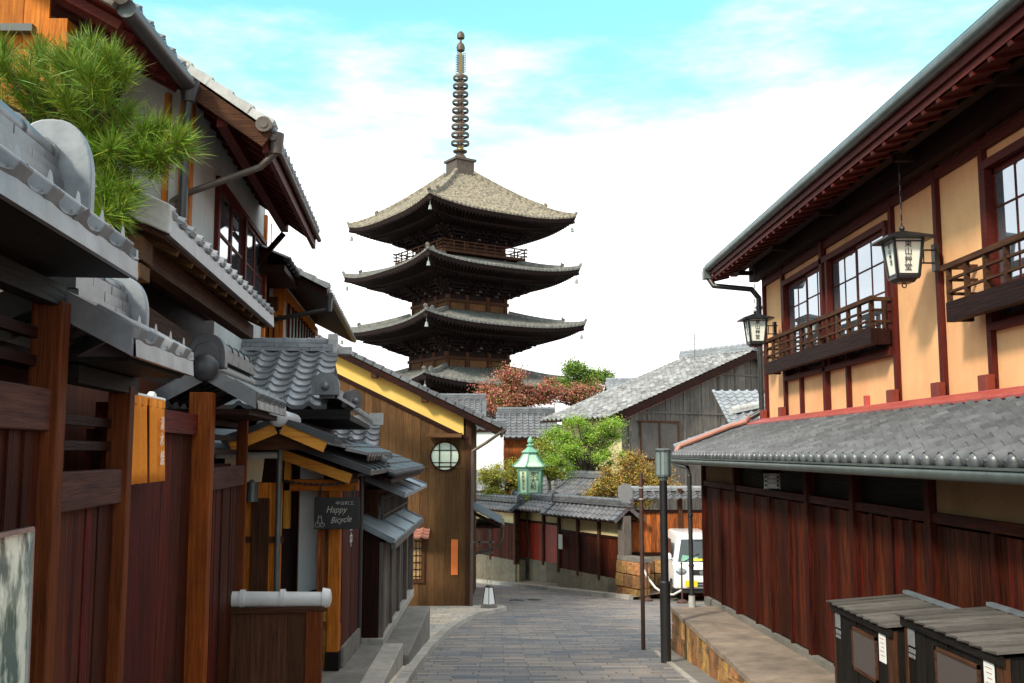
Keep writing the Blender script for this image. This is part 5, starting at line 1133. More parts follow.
for yy_ in (12.3, 13.3, 14.3, 15.4, 16.5):
    b = MB(); b.box(-1.44, -1.37, yy_ - .04, yy_ + .04, -2.2, -1.08); part('post', b, 'grey', t)
b = MB(); b.frame8([(-1.24, 12.15, -1.10), (-1.24, 16.6, -1.10), (-1.85, 16.6, -.80), (-1.85, 12.15, -.80)], [(-1.24, 12.15, -1.06), (-1.24, 16.6, -1.06), (-1.85, 16.6, -.76), (-1.85, 12.15, -.76)])
for k in range(4): yy_ = 12.2 + k*1.4; b.bar((-1.235, yy_, -1.05), (-1.85, yy_, -.745), .03, .03)
part('lean_to_roof', b, 'metal_roof', t)
b = MB(); b.box(-1.27, -1.22, 12.15, 16.6, -1.15, -1.08); part('roof_edge', b, 'gutter', t)
t = thing('lattice_bay', 'latticed window bay under a blue grey metal roof', 'bay window', (-1.7, 15, -1.2))
b = MB(); b.box(-2.6, -1.60, 13.5, 17.3, -2.2, -.5); part('wall', b, 'brown2', t)
b = MB(); b.box(-1.60, -1.57, 13.6, 17.2, -1.05, -.62); part('pane', b, 'glass', t)
b = MB()
for k in range(13): b.box(-1.57, -1.53, 13.6 + k*.30 - .018, 13.6 + k*.30 + .018, -1.08, -.58)
for zz in (-1.08, -.85, -.62): b.box(-1.565, -1.535, 13.55, 17.25, zz - .015, zz + .015)
part('lattice', b, 'grey', t)
b = MB(); b.frame8([(-1.22, 13.3, -.60), (-1.22, 17.4, -.60), (-2.05, 17.4, -.26), (-2.05, 13.3, -.26)], [(-1.22, 13.3, -.555), (-1.22, 17.4, -.555), (-2.05, 17.4, -.215), (-2.05, 13.3, -.215)])
for k in range(4): yy_ = 13.35 + k*1.3; b.bar((-1.215, yy_, -.545), (-2.05, yy_, -.205), .03, .03)
part('roof', b, 'metal_roof', t)
# tiled roofs behind (frame turned like the left row)
t = thing('tiled_house', 'low house behind the shop with pale edged wavy tile roof and pent eave', 'house', (-2, 13, -2), LB)
r = MB(); tile_sheet(r, (-4.0, 11.25, .50), (1, 0, 0), (0, 1, .48), 3.02, 1.80, pitch=.245, course=.2, amp=.030, lip=.024); rr_ = part('roof', r, 'tile_mid', t, smooth=True)
r = MB(); ridge_stack(r, (-4.0, 12.92, 1.27), (-1.05, 12.92, 1.27), 2, .24, .05, .06); part('ridge', r, 'tile_pale', rr_)
b = MB(); b.box(-1.12, -1.0, 12.82, 13.0, 1.24, 1.50); b.box(-1.0, -.82, 12.84, 12.98, 1.24, 1.34); part('ridge_end', b, 'tile_white', rr_, bev=.01)
r = MB(); tile_sheet(r, (-.70, 11.3, .47), (0, 1, 0), (-1, 0, .72), 5.3, .44, pitch=.25, course=.2); pr = part('pent_roof', r, 'tile', t)
r = MB(); onigawara(r, (-.98, 11.12, .62), (0, -1, 0), .24, .30, .10); r.bar((-.98, 11.2, .66), (-.98, 16.5, .72), .16, .14); r.cyl((-.98, 11.12, .70), (-.98, 11.9, .70), .07, .07, 10)
onigawara(r, (-.74, 11.5, .50), (.6, -.8, 0), .2, .22, .08); part('corner_tile', r, 'tile', pr, smooth=True)
b = MB(); b.box(-4.0, -.74, 11.27, 16.5, .36, .43); b.box(-4.0, -.72, 11.23, 11.29, .36, .47); part('soffit', b, 'black_x', t)
b = MB(); b.box(-4.0, -1.35, 12.2, 16.8, -2.2, .9); b.prism([(-3.9, 11.9, .4), (-3.9, 16, .4), (-3.9, 13, 1.2)], (2.85, 0, 0)); part('wall', b, 'dark', t)
t = thing('tiled_house', 'second low tiled roof with white ridge tiles before the brown wooden building', 'house', (-1.2, 19, -2), LB)
r = MB(); tile_sheet(r, (-3.2, 17.6, -.12), (1, 0, 0), (0, 1, .55), 2.55, 1.35, pitch=.27, course=.22, amp=.04, lip=.03); rr_ = part('roof', r, 'tile_mid', t)
r = MB(); ridge_stack(r, (-3.2, 18.8, .52), (-.75, 18.8, .52), 1, .24, .06, .07); r.box(-.85, -.6, 18.7, 18.9, .5, .72); part('ridge', r, 'tile_white', rr_)
b = MB(); b.box(-3.2, -.75, 18.3, 21, -3, .05); part('wall', b, 'brown2', t)
# dark eave between
t = thing('shop_roof', 'dark knobbly tiled eave above the weathered board fence', 'roof', (-1.7, 13.2, -.6))
r = MB(); tile_sheet(r, (-1.22, 11.7, -.27), (0, 1, 0), (-1, 0, .42), 4.6, .95, pitch=.25, course=.2, amp=.035); part('tiles', r, 'tile_dark', t)
r = MB(); ridge_stack(r, (-1.30, 11.72, -.18), (-2.05, 11.72, .13), 1, .2, .04, .06); eave_discs(r, (-1.22, 11.7, -.27), (0, 1, 0), (-1, 0, .42), 4.6, .25, .05); part('edge_tile', r, 'tile_dark', t, smooth=True)
b = MB(); b.frame8([(-1.24, 11.74, -.36), (-1.24, 16.2, -.36), (-2.1, 16.2, .0), (-2.1, 11.74, .0)], [(-1.24, 11.74, -.32), (-1.24, 16.2, -.32), (-2.1, 16.2, .04), (-2.1, 11.74, .04)]); b.box(-2.7, -1.75, 11.95, 16.2, -2.3, -.15); part('soffit_and_wall', b, 'dark', t)
# ------------------------------------------------------------------ the bicycle shop
t = thing('bicycle_shop', 'little shop with orange timber porch and a dark board side wall', 'shop', (-2.2, 10.5, -2.2))
b = MB(); planks(b, (-2.75, 10.0), (-2.12, 10.0), -2.2, -.30, .15, .03, out=(0, -1)); part('plank_door', b, 'orange', t)
b = MB(); b.box(-2.40, -2.24, 9.93, 10.02, -2.2, -.45); b.box(-2.66, -2.60, 9.94, 10.0, -2.2, -.3); b.box(-2.8, -2.1, 9.95, 10.0, -.88, -.82); part('dark_board', b, 'brown2', t)
b = MB(); b.cyl((-2.13, 9.86, -2.2), (-2.13, 9.86, .12), .028, .028, 10); part('vertical_pipe', b, 'gutter', t, smooth=True)
b = MB(); b.frame8([(-2.66, 9.85, -.06), (-2.28, 9.85, -.06), (-2.30, 9.84, -.29), (-2.66, 9.84, -.29)], [(-2.66, 9.87, -.06), (-2.28, 9.87, -.06), (-2.30, 9.86, -.29), (-2.66, 9.86, -.29)]); b2 = MB(); b2.cyl((-2.75, 9.86, -.03), (-2.15, 9.86, -.03), .035, .035, 10)
aw = part('canvas_awning', b, 'awning', t); part('awning_roller', b2, 'tile_white', aw, smooth=True)
b = MB(); b.cyl((-2.39, 9.88, -.48), (-2.39, 9.88, -.30), .055, .055, 12); b.ball((-2.39, 9.88, -.30), .055, 6, 10); part('grey_bracket_lamp', b, 'gutter', t)
b = MB(); b.box(-2.14, -1.90, 10.95, 11.05, -2.2, .0); part('back_wall', b, 'white_wall', t)
b = MB(); planks(b, (-2.40, 11.2), (-2.13, 11.2), -2.2, -.30, .12, .02, out=(0, -1)); part('inner_door', b, 'orange', t)
b = MB(); b.box(-1.96, -1.86, 11.15, 11.22, -2.2, -.3); part('inner_post', b, 'rust', t)
b = MB(); b.box(-1.74, -1.62, 10.45, 10.57, -2.02, -.28); pp = part('porch_post', b, 'orange', t, bev=.006)
b = MB(); b.box(-1.75, -1.61, 10.44, 10.58, -2.2, -2.02); part('post_shoe', b, 'black', pp)
b = MB(); b.box(-1.86, -1.745, 10.5, 10.56, -1.62, -.30); part('door_post', b, 'rust', t, bev=.004)
b = MB(); b.box(-2.22, -2.14, 10.42, 10.5, -.78, -.03); part('hanging_post', b, 'amber', t, bev=.004)
b = MB(); b.box(-2.22, -1.44, 10.42, 10.52, -.40, -.28); b.box(-1.62, -1.55, 10.42, 10.52, -.28, -.10); part('cross_beam', b, 'orange_x', t, bev=.006)
b = MB(); k = -2.2
while k < -1.45: b.bar((k, 10.38, -.30 - .03*math.sin((k + 2.2)*4.2)), (k + .028, 10.38, -.30 - .03*math.sin((k + 2.23)*4.2)), .012 if int(k*36) % 2 else .024, .024 if int(k*36) % 2 else .012); k += .03
part('chain', b, 'black_metal', t)
b = MB(); b.box(-1.86, -1.74, 10.5, 10.6, -1.72, -1.62); b.box(-1.80, -1.62, 10.6, 11.6, -2.2, -1.75); part('lower_rail', b, 'amber_x', t)
b = MB(); planks(b, (-1.64, 10.6), (-1.62, 11.75), lambda q: -2.0, -.33, .14, .02, out=(1, 0)); sw_ = part('dark_side_wall', b, 'maroon', t)
b = MB(); planks(b, (-1.62, 10.6), (-1.60, 11.75), -2.2, -2.0, .3, .03, out=(1, 0)); part('side_wall_base', b, 'concrete', t)
text_part('white_lettering', '営業中', .17, (-1.600, 11.1, -.62), (.02, 1, 0), (0, 0, 1), 'white_ink', sw_, vertical=True, gap=1.0)
b = MB(); b.cyl((-1.60, 11.85, -2.2), (-1.60, 11.85, -.2), .028, .028, 8); part('black_pipe', b, 'pipe_dark', t)
# single pitch porch roof with orange barge board
b = MB(); b.frame8([(-2.24, 10.28, .03), (-1.44, 10.28, -.255), (-1.44, 12.0, -.255), (-2.24, 12.0, .03)], [(-2.24, 10.28, .07), (-1.42, 10.28, -.22), (-1.42, 12.0, -.22), (-2.24, 12.0, .07)]); part('porch_soffit', b, 'dark', t)
b = MB(); b.bar((-2.26, 10.25, .0), (-1.49, 10.25, -.27), .05, .10); part('barge_board', b, 'amber_x', t)
b = MB(); b.frame8([(-2.5, 10.15, .19), (-1.28, 10.15, -.235), (-1.28, 12.1, -.235), (-2.5, 12.1, .19)], [(-2.5, 10.15, .24), (-1.28, 10.15, -.19), (-1.28, 12.1, -.19), (-2.5, 12.1, .24)])
for k in range(5): yy_ = 10.2 + k*.45; b.bar((-2.5, yy_, .25), (-1.28, yy_, -.18), .05, .035)
part('porch_roof', b, 'tile_dark', t)
b = MB(); tile_sheet(b, (-1.35, 10.4, -.06), (0, 1, 0), (-1, 0, .30), 2.5, 1.2, pitch=.25, course=.22); part('upper_roof', b, 'tile_dark', t)
b = MB(); b.box(-2.9, -2.13, 9.7, 9.95, .03, .07); b.frame8([(-2.9, 9.6, .05), (-2.15, 9.6, .03), (-2.15, 10.2, .16), (-2.9, 10.2, .20)], [(-2.9, 9.6, .09), (-2.15, 9.6, .07), (-2.15, 10.2, .20), (-2.9, 10.2, .24)]); part('side_roof', b, 'metal_roof', t)
b = MB(); b.box(-3.6, -2.2, 10.1, 12, -2.2, .2); part('inner_wall', b, 'dark', t)
# hanging sign
t = thing('hanging_sign', 'black hanging sign with white script lettering and a small picture', 'sign', (-1.60, 10.35, -.55))
b = MB(); b.box(-1.87, -1.41, 10.34, 10.36, -.78, -.46); part('board', b, 'black_metal', t, bev=.003)
text_part('lettering', 'Happy', .100, (-1.64, 10.337, -.585), (1, 0, .0), (.28, 0, 1), 'dim_letters', t, ext=.001, sx=.8)
text_part('lettering', 'Bicycle', .095, (-1.59, 10.337, -.685), (1, 0, .08), (.30, 0, 1), 'dim_letters', t, ext=.001, sx=.8)
text_part('small_lettering', '中古町工', .040, (-1.56, 10.337, -.52), (1, 0, 0), (0, 0, 1), 'dim_letters', t, ext=.001, sx=1.2)
b = MB()
for xx, rr2 in ((-1.835, .026), (-1.785, .022)):
    for k in range(14): a0, a1 = 2*math.pi*k/14, 2*math.pi*(k+1)/14; b.bar((xx + rr2*math.cos(a0), 10.336, -.735 + rr2*math.sin(a0)), (xx + rr2*math.cos(a1), 10.336, -.735 + rr2*math.sin(a1)), .004, .006, (0, 1, 0))
b.bar((-1.835, 10.336, -.735), (-1.825, 10.336, -.64), .004, .006); b.bar((-1.785, 10.336, -.735), (-1.80, 10.336, -.64), .004, .006); b.bar((-1.83, 10.336, -.66), (-1.795, 10.336, -.66), .004, .005)
part('bicycle_drawing', b, 'dim_letters', t)
b = MB()
for xx in (-1.82, -1.47): b.cyl((xx, 10.36, -.46), (xx, 10.40, -.34), .006, .006, 6)
part('hook', b, 'black_metal', t)
b = MB(); b.ball((-1.93, 10.9, -1.62), .17, 8, 12, (.9, .25, 1)); b.box(-2.06, -1.80, 10.87, 10.93, -2.2, -1.62); solo('chair', b, 'black', 'dark rounded chair back just inside the shop entrance', 'chair', (-1.93, 10.9, -2.2), smooth=True)

# ================================================================== LEFT ROW near (own frame, turned a little)
def gable_cap(t, a, b0, b1, ze, zr_, half, tile='tile_mid', pitch=.27, front=.065, left=True):
    """small tiled roof over a fence: ridge along the fence at a"""
    sl_ = (zr_ - ze)/half; r = MB(); ln = half*math.hypot(1, sl_); rolls = []
    for s in (1, -1):
        if s == -1 and not left: continue
        tile_sheet(r, (a + s*half, b0, ze), (0, 1, 0), (-s, 0, sl_), b1 - b0, ln, pitch=pitch, course=.2, amp=.030, lip=.022, ns=12)
        n_ = max(1, round((b1 - b0)/pitch)); p_ = (b1 - b0)/n_; pts = []      # eave tiles with hanging flange
        top = []
        for k in range(n_*12 + 1):
            u = k/12; q = (u % 1.0); h_w = .058*(math.exp(-((q - .2)/.13)**2)*1.35 + .28*math.cos(2*math.pi*(q - .2))) + .030; top.append((b0 + u*p_, h_w))
        rows = [[Vector((a + s*(half + .004), y_, ze + hh)) for y_, hh in top], [Vector((a + s*(half + .012), y_, ze - front)) for y_, hh in top], [Vector((a + s*(half - .012), y_, ze - front)) for y_, hh in top], [Vector((a + s*(half - .02), y_, ze + hh - .02)) for y_, hh in top]]
        r.grid(rows)
        rolls += [(a + s*half, s, b0 + (k + .2)*p_, ze) for k in range(n_)]
    rr_ = part('roof', r, tile, t, smooth=True)
    for xo_, s, c, z_ in rolls:
        r = MB()
        A0 = Vector((xo_ + s*.022, c, z_ + .045 - sl_*.022)); A1 = Vector((xo_ - s*.17, c, z_ + .045 + sl_*.17 + .004)); r.bar(A0, A1, .115, .060)
        part('eave_roll', r, 'tile_pale' if tile == 'tile_mid' else tile, rr_, bev=.008)  # on the light roofs a paler tile paints the rolls' lit tops
    for yy_, s_ in ((b0, -1), (b1, 1)):
        r = MB()
        for s in (1, -1):
            if s == -1 and not left: continue
            P = lambda f_, dz: Vector((a + s*half*(1 - f_), yy_, ze + sl_*half*f_ + dz)); S_ = Vector((0, s_*.03, 0))
            r.frame8([P(0, -front - .0), P(1, -front), P(1, -front) + S_, P(0, -front) + S_], [P(0, .065), P(1, .065), P(1, .065) + S_, P(0, .065) + S_])
        part('verge', r, tile, rr_)
    return rr_
tf = thing('fence_roof', 'nearest tiled fence roof with curved white end plate at far left', 'roof', (-1.6, 3.5, .6), LB)
rr_ = gable_cap(tf, -1.56, .8, 4.36, .80, 1.06, .36)
r = MB(); ridge_stack(r, (-1.54, .8, 1.02), (-1.54, 4.18, 1.02), 4, .20, .045, .06); part('ridge', r, 'tile', rr_, smooth=True)
r = MB(); onigawara(r, (-1.52, 4.20, .96), (0, 1, 0), .42, .34, .06, boss=False); part('end_plate', r, 'tile_pale', rr_, bev=.01)
b = MB(); b.box(-1.93, -1.22, .8, 4.34, .735, .745); b.box(-1.54, -1.46, .8, 4.3, .60, .69); part('soffit', b, 'black_y', tf)  # black sheet paints the deep shade under the eave
tf = thing('fence_roof', 'lower tiled fence roof with stacked ridge tiles beside the orange door curtain', 'roof', (-1.5, 4.9, .3), LB)
rr_ = gable_cap(tf, -1.60, 4.38, 5.5, .47, .68, .40)
r = MB(); ridge_stack(r, (-1.58, 4.5, .66), (-1.58, 5.35, .66), 3, .20, .055, .05); part('ridge', r, 'tile', rr_)
r = MB(); onigawara(r, (-1.56, 5.36, .60), (0, 1, 0), .32, .30, .06, boss=False); part('end_plate', r, 'tile_pale', rr_, bev=.008)
b = MB(); b.box(-1.95, -1.24, 4.45, 5.45, .39, .41); b.box(-1.54, -1.46, 4.5, 5.45, .30, .38); part('soffit', b, 'black_y', tf)  # blackened underside, eave shade put into the colour
tf = thing('gate_roof', 'dark tiled gate roof with round ridge end above the tall orange post', 'roof', (-1.5, 8, .3), LB)
rr_ = gable_cap(tf, -1.50, 7.35, 8.95, .36, .56, .36, tile='tile', front=.05)
r = MB(); r.cyl((-1.5, 7.28, .60), (-1.5, 8.95, .60), .085, .085, 16); r.ball((-1.5, 7.28, .60), .10, 8, 14, (1, .5, 1)); ridge_stack(r, (-1.5, 7.5, .66), (-1.5, 8.9, .66), 2, .2, .05, .06); part('ridge', r, 'tile_dark', rr_, smooth=True)
r = MB(); onigawara(r, (-1.5, 7.45, .60), (0, -1, 0), .25, .26, .12, boss=False); part('end_plate', r, 'tile_dark', rr_, bev=.01)
b = MB(); b.box(-1.82, -1.2, 7.4, 8.9, .27, .31); part('soffit', b, 'dark_y', tf)
ff = thing('board_fence', 'dark reddish board fence with orange brown posts along the left edge', 'fence', (-1.5, 5, -1.9), LB)
zg_ = lambda y: zs(y) - .02
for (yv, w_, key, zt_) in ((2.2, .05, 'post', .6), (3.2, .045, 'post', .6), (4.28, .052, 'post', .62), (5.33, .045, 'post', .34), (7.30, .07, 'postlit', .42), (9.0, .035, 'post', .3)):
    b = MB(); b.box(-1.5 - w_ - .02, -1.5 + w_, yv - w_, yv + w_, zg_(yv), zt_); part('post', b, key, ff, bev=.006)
for a, c, zr1 in ((.8, 2.15, .17), (2.25, 3.15, .17), (3.25, 4.23, .17), (4.34, 5.28, -.17), (7.38, 8.95, -.20)):
    b = MB(); b.box(-1.56, -1.475, a, c, zr1 - .085, zr1 + .085); part('purple_rail', b, 'purple_y', ff, bev=.008)
    b = MB(); planks(b, (-1.53, a), (-1.53, c), lambda q, a=a, c=c: zg_(lerp(a, c, q)), zr1 - .085, .085, .018, out=(1, 0), jit=.008); part('boards', b, 'maroon', ff)
    b = MB()
    for k in (1, 2, 3):
        zz = zr1 + .085 + k*.115
        if zz < (.55 if zr1 > 0 else .26): b.box(-1.58, -1.54, a, c, zz - .022, zz + .022)
    if b.v: part('slat', b, 'dark_y', ff)
b = MB(); b.box(-1.75, -1.6, .8, 9.0, zg_(9) - .3, -.1); b.box(-1.93, -1.90, .8, 4.4, -2.3, 1.0); b.box(-1.90, -1.86, 4.4, 9, -2.3, .5); part('backing', b, 'maroon', ff)
# entrance between the second and third post
t = thing('entrance_door', 'dark red brown plank door set back behind the orange curtain', 'door', (-1.7, 6.3, -2), LB)
b = MB(); planks(b, (-1.70, 5.4), (-1.58, 7.2), -2.2, .12, .19, .025, out=(1, -.05)); part('planks', b, 'red', t)
b = MB(); b.box(-1.66, -1.52, 5.4, 7.22, .12, .26); part('lintel', b, 'trim_y', t)
b = MB(); b.box(-1.62, -1.55, 5.40, 5.50, -2.2, .12); part('jamb', b, 'post', t)
b = MB()
for (y0, y1) in ((5.42, 5.77), (5.785, 6.16)):
    n = 10; rows = []
    for k in range(n + 1):
        yy_ = lerp(y0, y1, k/n); wv = .012*math.sin(k*1.7 + y0*9); rows.append([Vector((-1.50 + wv*(1 - j/6*.2) + .02*j/6, yy_ - .01*j/6*math.sin(k), lerp(.30, -.17, j/6))) for j in range(7)])
    b.grid(rows)
b.box(-1.52, -1.495, 5.40, 6.18, .26, .305)
ncl = solo('door_curtain', b, 'cloth', 'short orange split door curtain with pale vertical writing', 'curtain', (-1.5, 5.8, .2), LB, smooth=True)
m_ = ncl.modifiers.new('thick', 'SOLIDIFY'); m_.thickness = .004
text_part('pale_lettering', '清水', .085, (-1.468, 6.02, .16), (0, 1, 0), (0, 0, 1), 'paper', ncl, vertical=True, ext=.001, gap=1.1)
text_part('pale_lettering', '焼', .095, (-1.462, 6.02, -.04), (0, 1, 0), (0, 0, 1), 'paper', ncl, vertical=True, ext=.001)
b = MB(); b.cyl((-1.51, 5.36, .31), (-1.51, 6.2, .31), .012, .012, 8); solo('curtain_rod', b, 'paper_white', 'thin white rod holding the orange door curtain', 'rod', (-1.51, 6.2, .26), LB)
b = MB(); b.lathe((-1.62, 6.35, .30), [(.015, 0), (.03, .02), (.03, .05), (.015, .07)], 12); solo('entry_lamp', b, 'paper_white', 'small white lamp above the orange door curtain', 'lamp', (-1.62, 6.35, .3), LB, smooth=True)
# low wing fence with round cap tiles
t = thing('low_fence', 'low dark board fence capped with pale round tiles facing the camera', 'fence', (-1.9, 8.8, -2.2), LB)
xa, xb = -1.80, -.80; yw = 8.7
xa, xb = -1.62, -.76
b = MB(); planks(b, (xa, yw), (xb - .12, yw), -2.3, -1.33, .16, .025, out=(0, -1)); part('boards', b, 'brown2', t)
b = MB(); b.box(xb - .13, xb, yw - .05, yw + .07, -2.3, -1.31); part('end_post', b, 'post', t, bev=.006)
b = MB(); b.box(xa, xb + .02, yw - .05, yw + .08, -1.33, -1.28); part('top_rail', b, 'brown2_x', t, bev=.004)
b = MB(); b.cyl((xa, yw + .01, -1.22), (xb + .01, yw + .01, -1.235), .066, .066, 20)
for xx in (xa + .20, xa + .53): b.cyl((xx - .02, yw + .01, -1.22), (xx + .02, yw + .01, -1.22), .078, .078, 20)
b.cyl((xb, yw + .01, -1.22), (xb + .06, yw + .01, -1.22), .086, .074, 20); b.ball((xb + .05, yw + .01, -1.22), .074, 8, 16, (.35, 1, 1)); part('cap_tile', b, 'tile_cap', t, smooth=True)
# shop entrance gable beyond
t = thing('entrance_gable', 'small gable roof with round white ridge end and orange barge boards', 'roof', (-1.25, 9.7, .1), LB)
b = MB(); b.ball((-1.26, 9.42, .32), .092, 10, 18, (1, .6, 1)); b.cyl((-1.26, 9.42, .32), (-1.26, 10.6, .32), .075, .075, 14); part('ridge', b, 'tile_cap', t, smooth=True)
for s in (-1, 1):
    b = MB(); b.bar((-1.26 + s*.03, 9.46, .215), (-1.26 + s*.43, 9.46, .045), .05, .10); part('barge_board', b, 'amber_x', t)
    b = MB(); b.frame8([(-1.26, 9.42, .28), (-1.26 + s*.50, 9.42, .075), (-1.26 + s*.50, 10.5, .075), (-1.26, 10.5, .28)], [(-1.26, 9.42, .31), (-1.26 + s*.52, 9.42, .115), (-1.26 + s*.52, 10.5, .115), (-1.26, 10.5, .31)])
    for k in range(4): b.bar((-1.26, 9.47 + k*.3, .315), (-1.26 + s*.52, 9.47 + k*.3, .125), .04, .03)
    part('roof_slope', b, 'tile_dark', t)
b = MB(); b.prism([(-1.65, 9.55, .02), (-.88, 9.55, .02), (-1.26, 9.55, .18)], (0, .04, 0)); part('gable_board', b, 'brown2_x', t)

# ================================================================== two storey houses, left
# house B in the turned frame
t = thing('town_house', 'two storey house with white wall, red brown sash windows and tiled pent roof', 'house', (-2.6, 12, -2.3), LB)
aw_, b0, b1 = -2.2, 9.67, 14.5
b = MB(); b.box(-6, aw_ - .0, b0, b0 + .1, 1.2, 3.3); b.prism([(-6, b0, 3.3), (aw_, b0, 3.3), (aw_, b0, 3.5), (-3.6, b0, 4.5), (-6, b0, 4.5)], (0, .1, 0))
b.box(aw_ - .1, aw_, b0, 10.95, 1.2, 3.6); b.box(aw_ - .1, aw_, 10.95, b1, 1.2, 1.94); b.box(aw_ - .1, aw_, 10.95, b1, 2.98, 3.6); part('plaster_wall', b, 'white_plaster', t)
for yv, aa, wq in ((9.66, aw_, .09), (9.66, aw_ - .22, .02)):
    b = MB(); b.box(aa - wq, aa + .03, yv - .05, yv + .07, 1.3, 3.45); part('corner_post', b, 'orange', t, bev=.006)
b = MB(); b.box(aw_ - .08, aw_ + .04, 14.4, 14.52, 1.3, 3.4); part('corner_post', b, 'orange', t)
b = MB()
for yv in (10.97, 12.7, 14.38): b.box(aw_ - .06, aw_ + .05, yv - .05, yv + .05, 1.9, 3.0)
b.box(aw_ - .06, aw_ + .05, 10.95, 14.4, 2.94, 3.0); b.box(aw_ - .06, aw_ + .06, 10.95, 14.4, 1.90, 1.97); wf = part('window', b, 'trim_y', t)
for ya, yb in ((11.03, 11.85), (11.85, 12.65), (12.76, 13.55), (13.55, 14.33)):
    b = MB(); b.box(aw_ - .01, aw_ + .02, ya, ya + .05, 1.97, 2.94); b.box(aw_ - .01, aw_ + .02, yb - .05, yb, 1.97, 2.94); b.box(aw_ - .01, aw_ + .02, ya, yb, 2.40, 2.43); b.box(aw_ - .01, aw_ + .02, ya, yb, 1.97, 2.02); b.box(aw_ - .01, aw_ + .02, ya, yb, 2.89, 2.94); part('sash', b, 'trim', wf)
    b = MB(); b.box(aw_ - .002, aw_ + .004, ya + .03, yb - .03, 2.0, 2.9); part('pane', b, 'glass', wf)
sl_ = .68; ae = -1.40; ze = 3.04
r = MB(); tile_sheet(r, (ae, 9.35, ze), (0, 1, 0), (-1, 0, sl_), 4.65, 2.9*math.hypot(1, sl_), amp=.04, lip=.03); eave_discs(r, (ae, 9.35, ze), (0, 1, 0), (-1, 0, sl_), 4.65, .27, .055); rr_ = part('upper_roof', r, 'tile', t)
r = MB(); verge_tiles(r, (ae, 9.35, ze + .03), (ae - 2.9, 9.35, ze + .03 + 2.9*sl_), (0, -1, 0), drop=.04, wd=.22); part('verge', r, 'tile_white', rr_)
r = MB(); r.cyl((ae - .05, 9.28, ze + .02), (ae - .05, 9.5, ze + .02), .075, .075, 14); r.cyl((ae - .05, 9.27, ze + .02), (ae - .05, 9.28, ze + .02), .04, .04, 12); part('corner_tile', r, 'pipe_brown', rr_)
b = MB(); b.frame8([(ae + .0, 9.38, ze - .07), (ae - 2.9, 9.38, ze - .07 + 2.9*sl_), (ae - 2.9, 13.98, ze - .07 + 2.9*sl_), (ae, 13.98, ze - .07)], [(ae + .0, 9.38, ze - .03), (ae - 2.9, 9.38, ze - .03 + 2.9*sl_), (ae - 2.9, 13.98, ze - .03 + 2.9*sl_), (ae, 13.98, ze - .03)]); part('soffit', b, 'trim_y', t)
b = MB(); b.bar((ae - .02, 9.36, ze - .12), (ae - 2.9, 9.36, ze - .12 + 2.9*sl_), .06, .15); part('barge_board', b, 'brown2_x', t)
b = MB()
each('rafter', 'trim_x', t, [MB().bar((ae - .02, 9.6 + k*.33, ze - .11), (ae - 1.1, 9.6 + k*.33, ze - .11 + 1.1*sl_), .06, .07) for k in range(14)])
b = MB(); b.bar((ae - .04, 9.4, ze - .16), (ae - .04, 13.95, ze - .16), .05, .12); b.bar((ae - .45, 9.4, ze + .08), (ae - .45, 14, ze + .08), .1, .12); part('eave_beam', b, 'trim_y', t)
for yv in (13.9,):
    b = MB(); b.bar((aw_, yv, ze - .45), (ae - .45, yv, ze - .02), .06, .07); part('bracket', b, 'dark_x', t)
b = MB(); b.tube([(ae + .03, 9.36, ze - .08), (ae + .03, 13.98, ze - .09)], .032, 10); b.cyl((ae + .05, 9.45, ze - .22), (ae + .05, 9.45, ze - .02), .06, .075, 10)
b.tube([(ae + .05, 9.45, ze - .2), (ae - .1, 9.48, ze - .34), (aw_ - .02, 9.52, ze - .62), (aw_ - .12, 9.55, ze - .68), (aw_ - .12, 9.55, 1.5)], .032, 10); b.box(aw_ - .19, aw_ - .05, 9.49, 9.62, 2.14, 2.26); part('downpipe', b, 'pipe_brown', t, smooth=True)
# pent roof of house B
sp_ = .45; ap, zp = -1.5, 1.40
r = MB(); tile_sheet(r, (ap, 6.1, zp), (0, 1, 0), (-1, 0, sp_), 4.5, .80*math.hypot(1, sp_), amp=.036, lip=.028, course=.2, ns=10)
n_ = round(4.5/.27); p_ = 4.5/n_; top = []
for k in range(n_*10 + 1):
    u = k/10; q = u % 1.0; top.append((6.1 + u*p_, .036*(math.exp(-((q - .2)/.13)**2)*1.35 + .28*math.cos(2*math.pi*(q - .2))) + .028))
r.grid([[Vector((ap + .006, y_, zp + hh)) for y_, hh in top], [Vector((ap + .014, y_, zp - .10)) for y_, hh in top], [Vector((ap - .02, y_, zp - .10)) for y_, hh in top]])
rolls_ = []
for k in range(n_): er = MB(); rolls_.append(er); c = 6.1 + (k + .2)*p_; er.bar((ap + .03, c, zp + .04 - .0135), (ap - .16, c, zp + .05 + .072), .095, .046)
pr = part('pent_roof', r, 'tile_mid', t, smooth=True)
each('eave_roll', 'tile_pale', pr, rolls_, bev=.008)  # paler tile paints the lit tops of the rolls
r = MB(); r.frame8([(ap + .02, 6.05, zp - .10), (ap - .82, 6.05, zp - .10 + .82*sp_), (ap - .82, 6.1, zp - .10 + .82*sp_), (ap + .02, 6.1, zp - .10)], [(ap + .02, 6.05, zp + .08), (ap - .82, 6.05, zp + .08 + .82*sp_), (ap - .82, 6.18, zp + .09 + .82*sp_), (ap + .02, 6.18, zp + .09)]); part('verge', r, 'tile_white', pr, bev=.01)
b = MB(); b.frame8([(ap - .02, 6.12, zp - .12), (ap - .82, 6.12, zp - .12 + .8*sp_), (ap - .82, 10.5, zp - .12 + .8*sp_), (ap - .02, 10.5, zp - .12)], [(ap - .02, 6.12, zp - .09), (ap - .82, 6.12, zp - .09 + .8*sp_), (ap - .82, 10.5, zp - .09 + .8*sp_), (ap - .02, 10.5, zp - .09)]); part('pent_soffit', b, 'brown2_y', t)
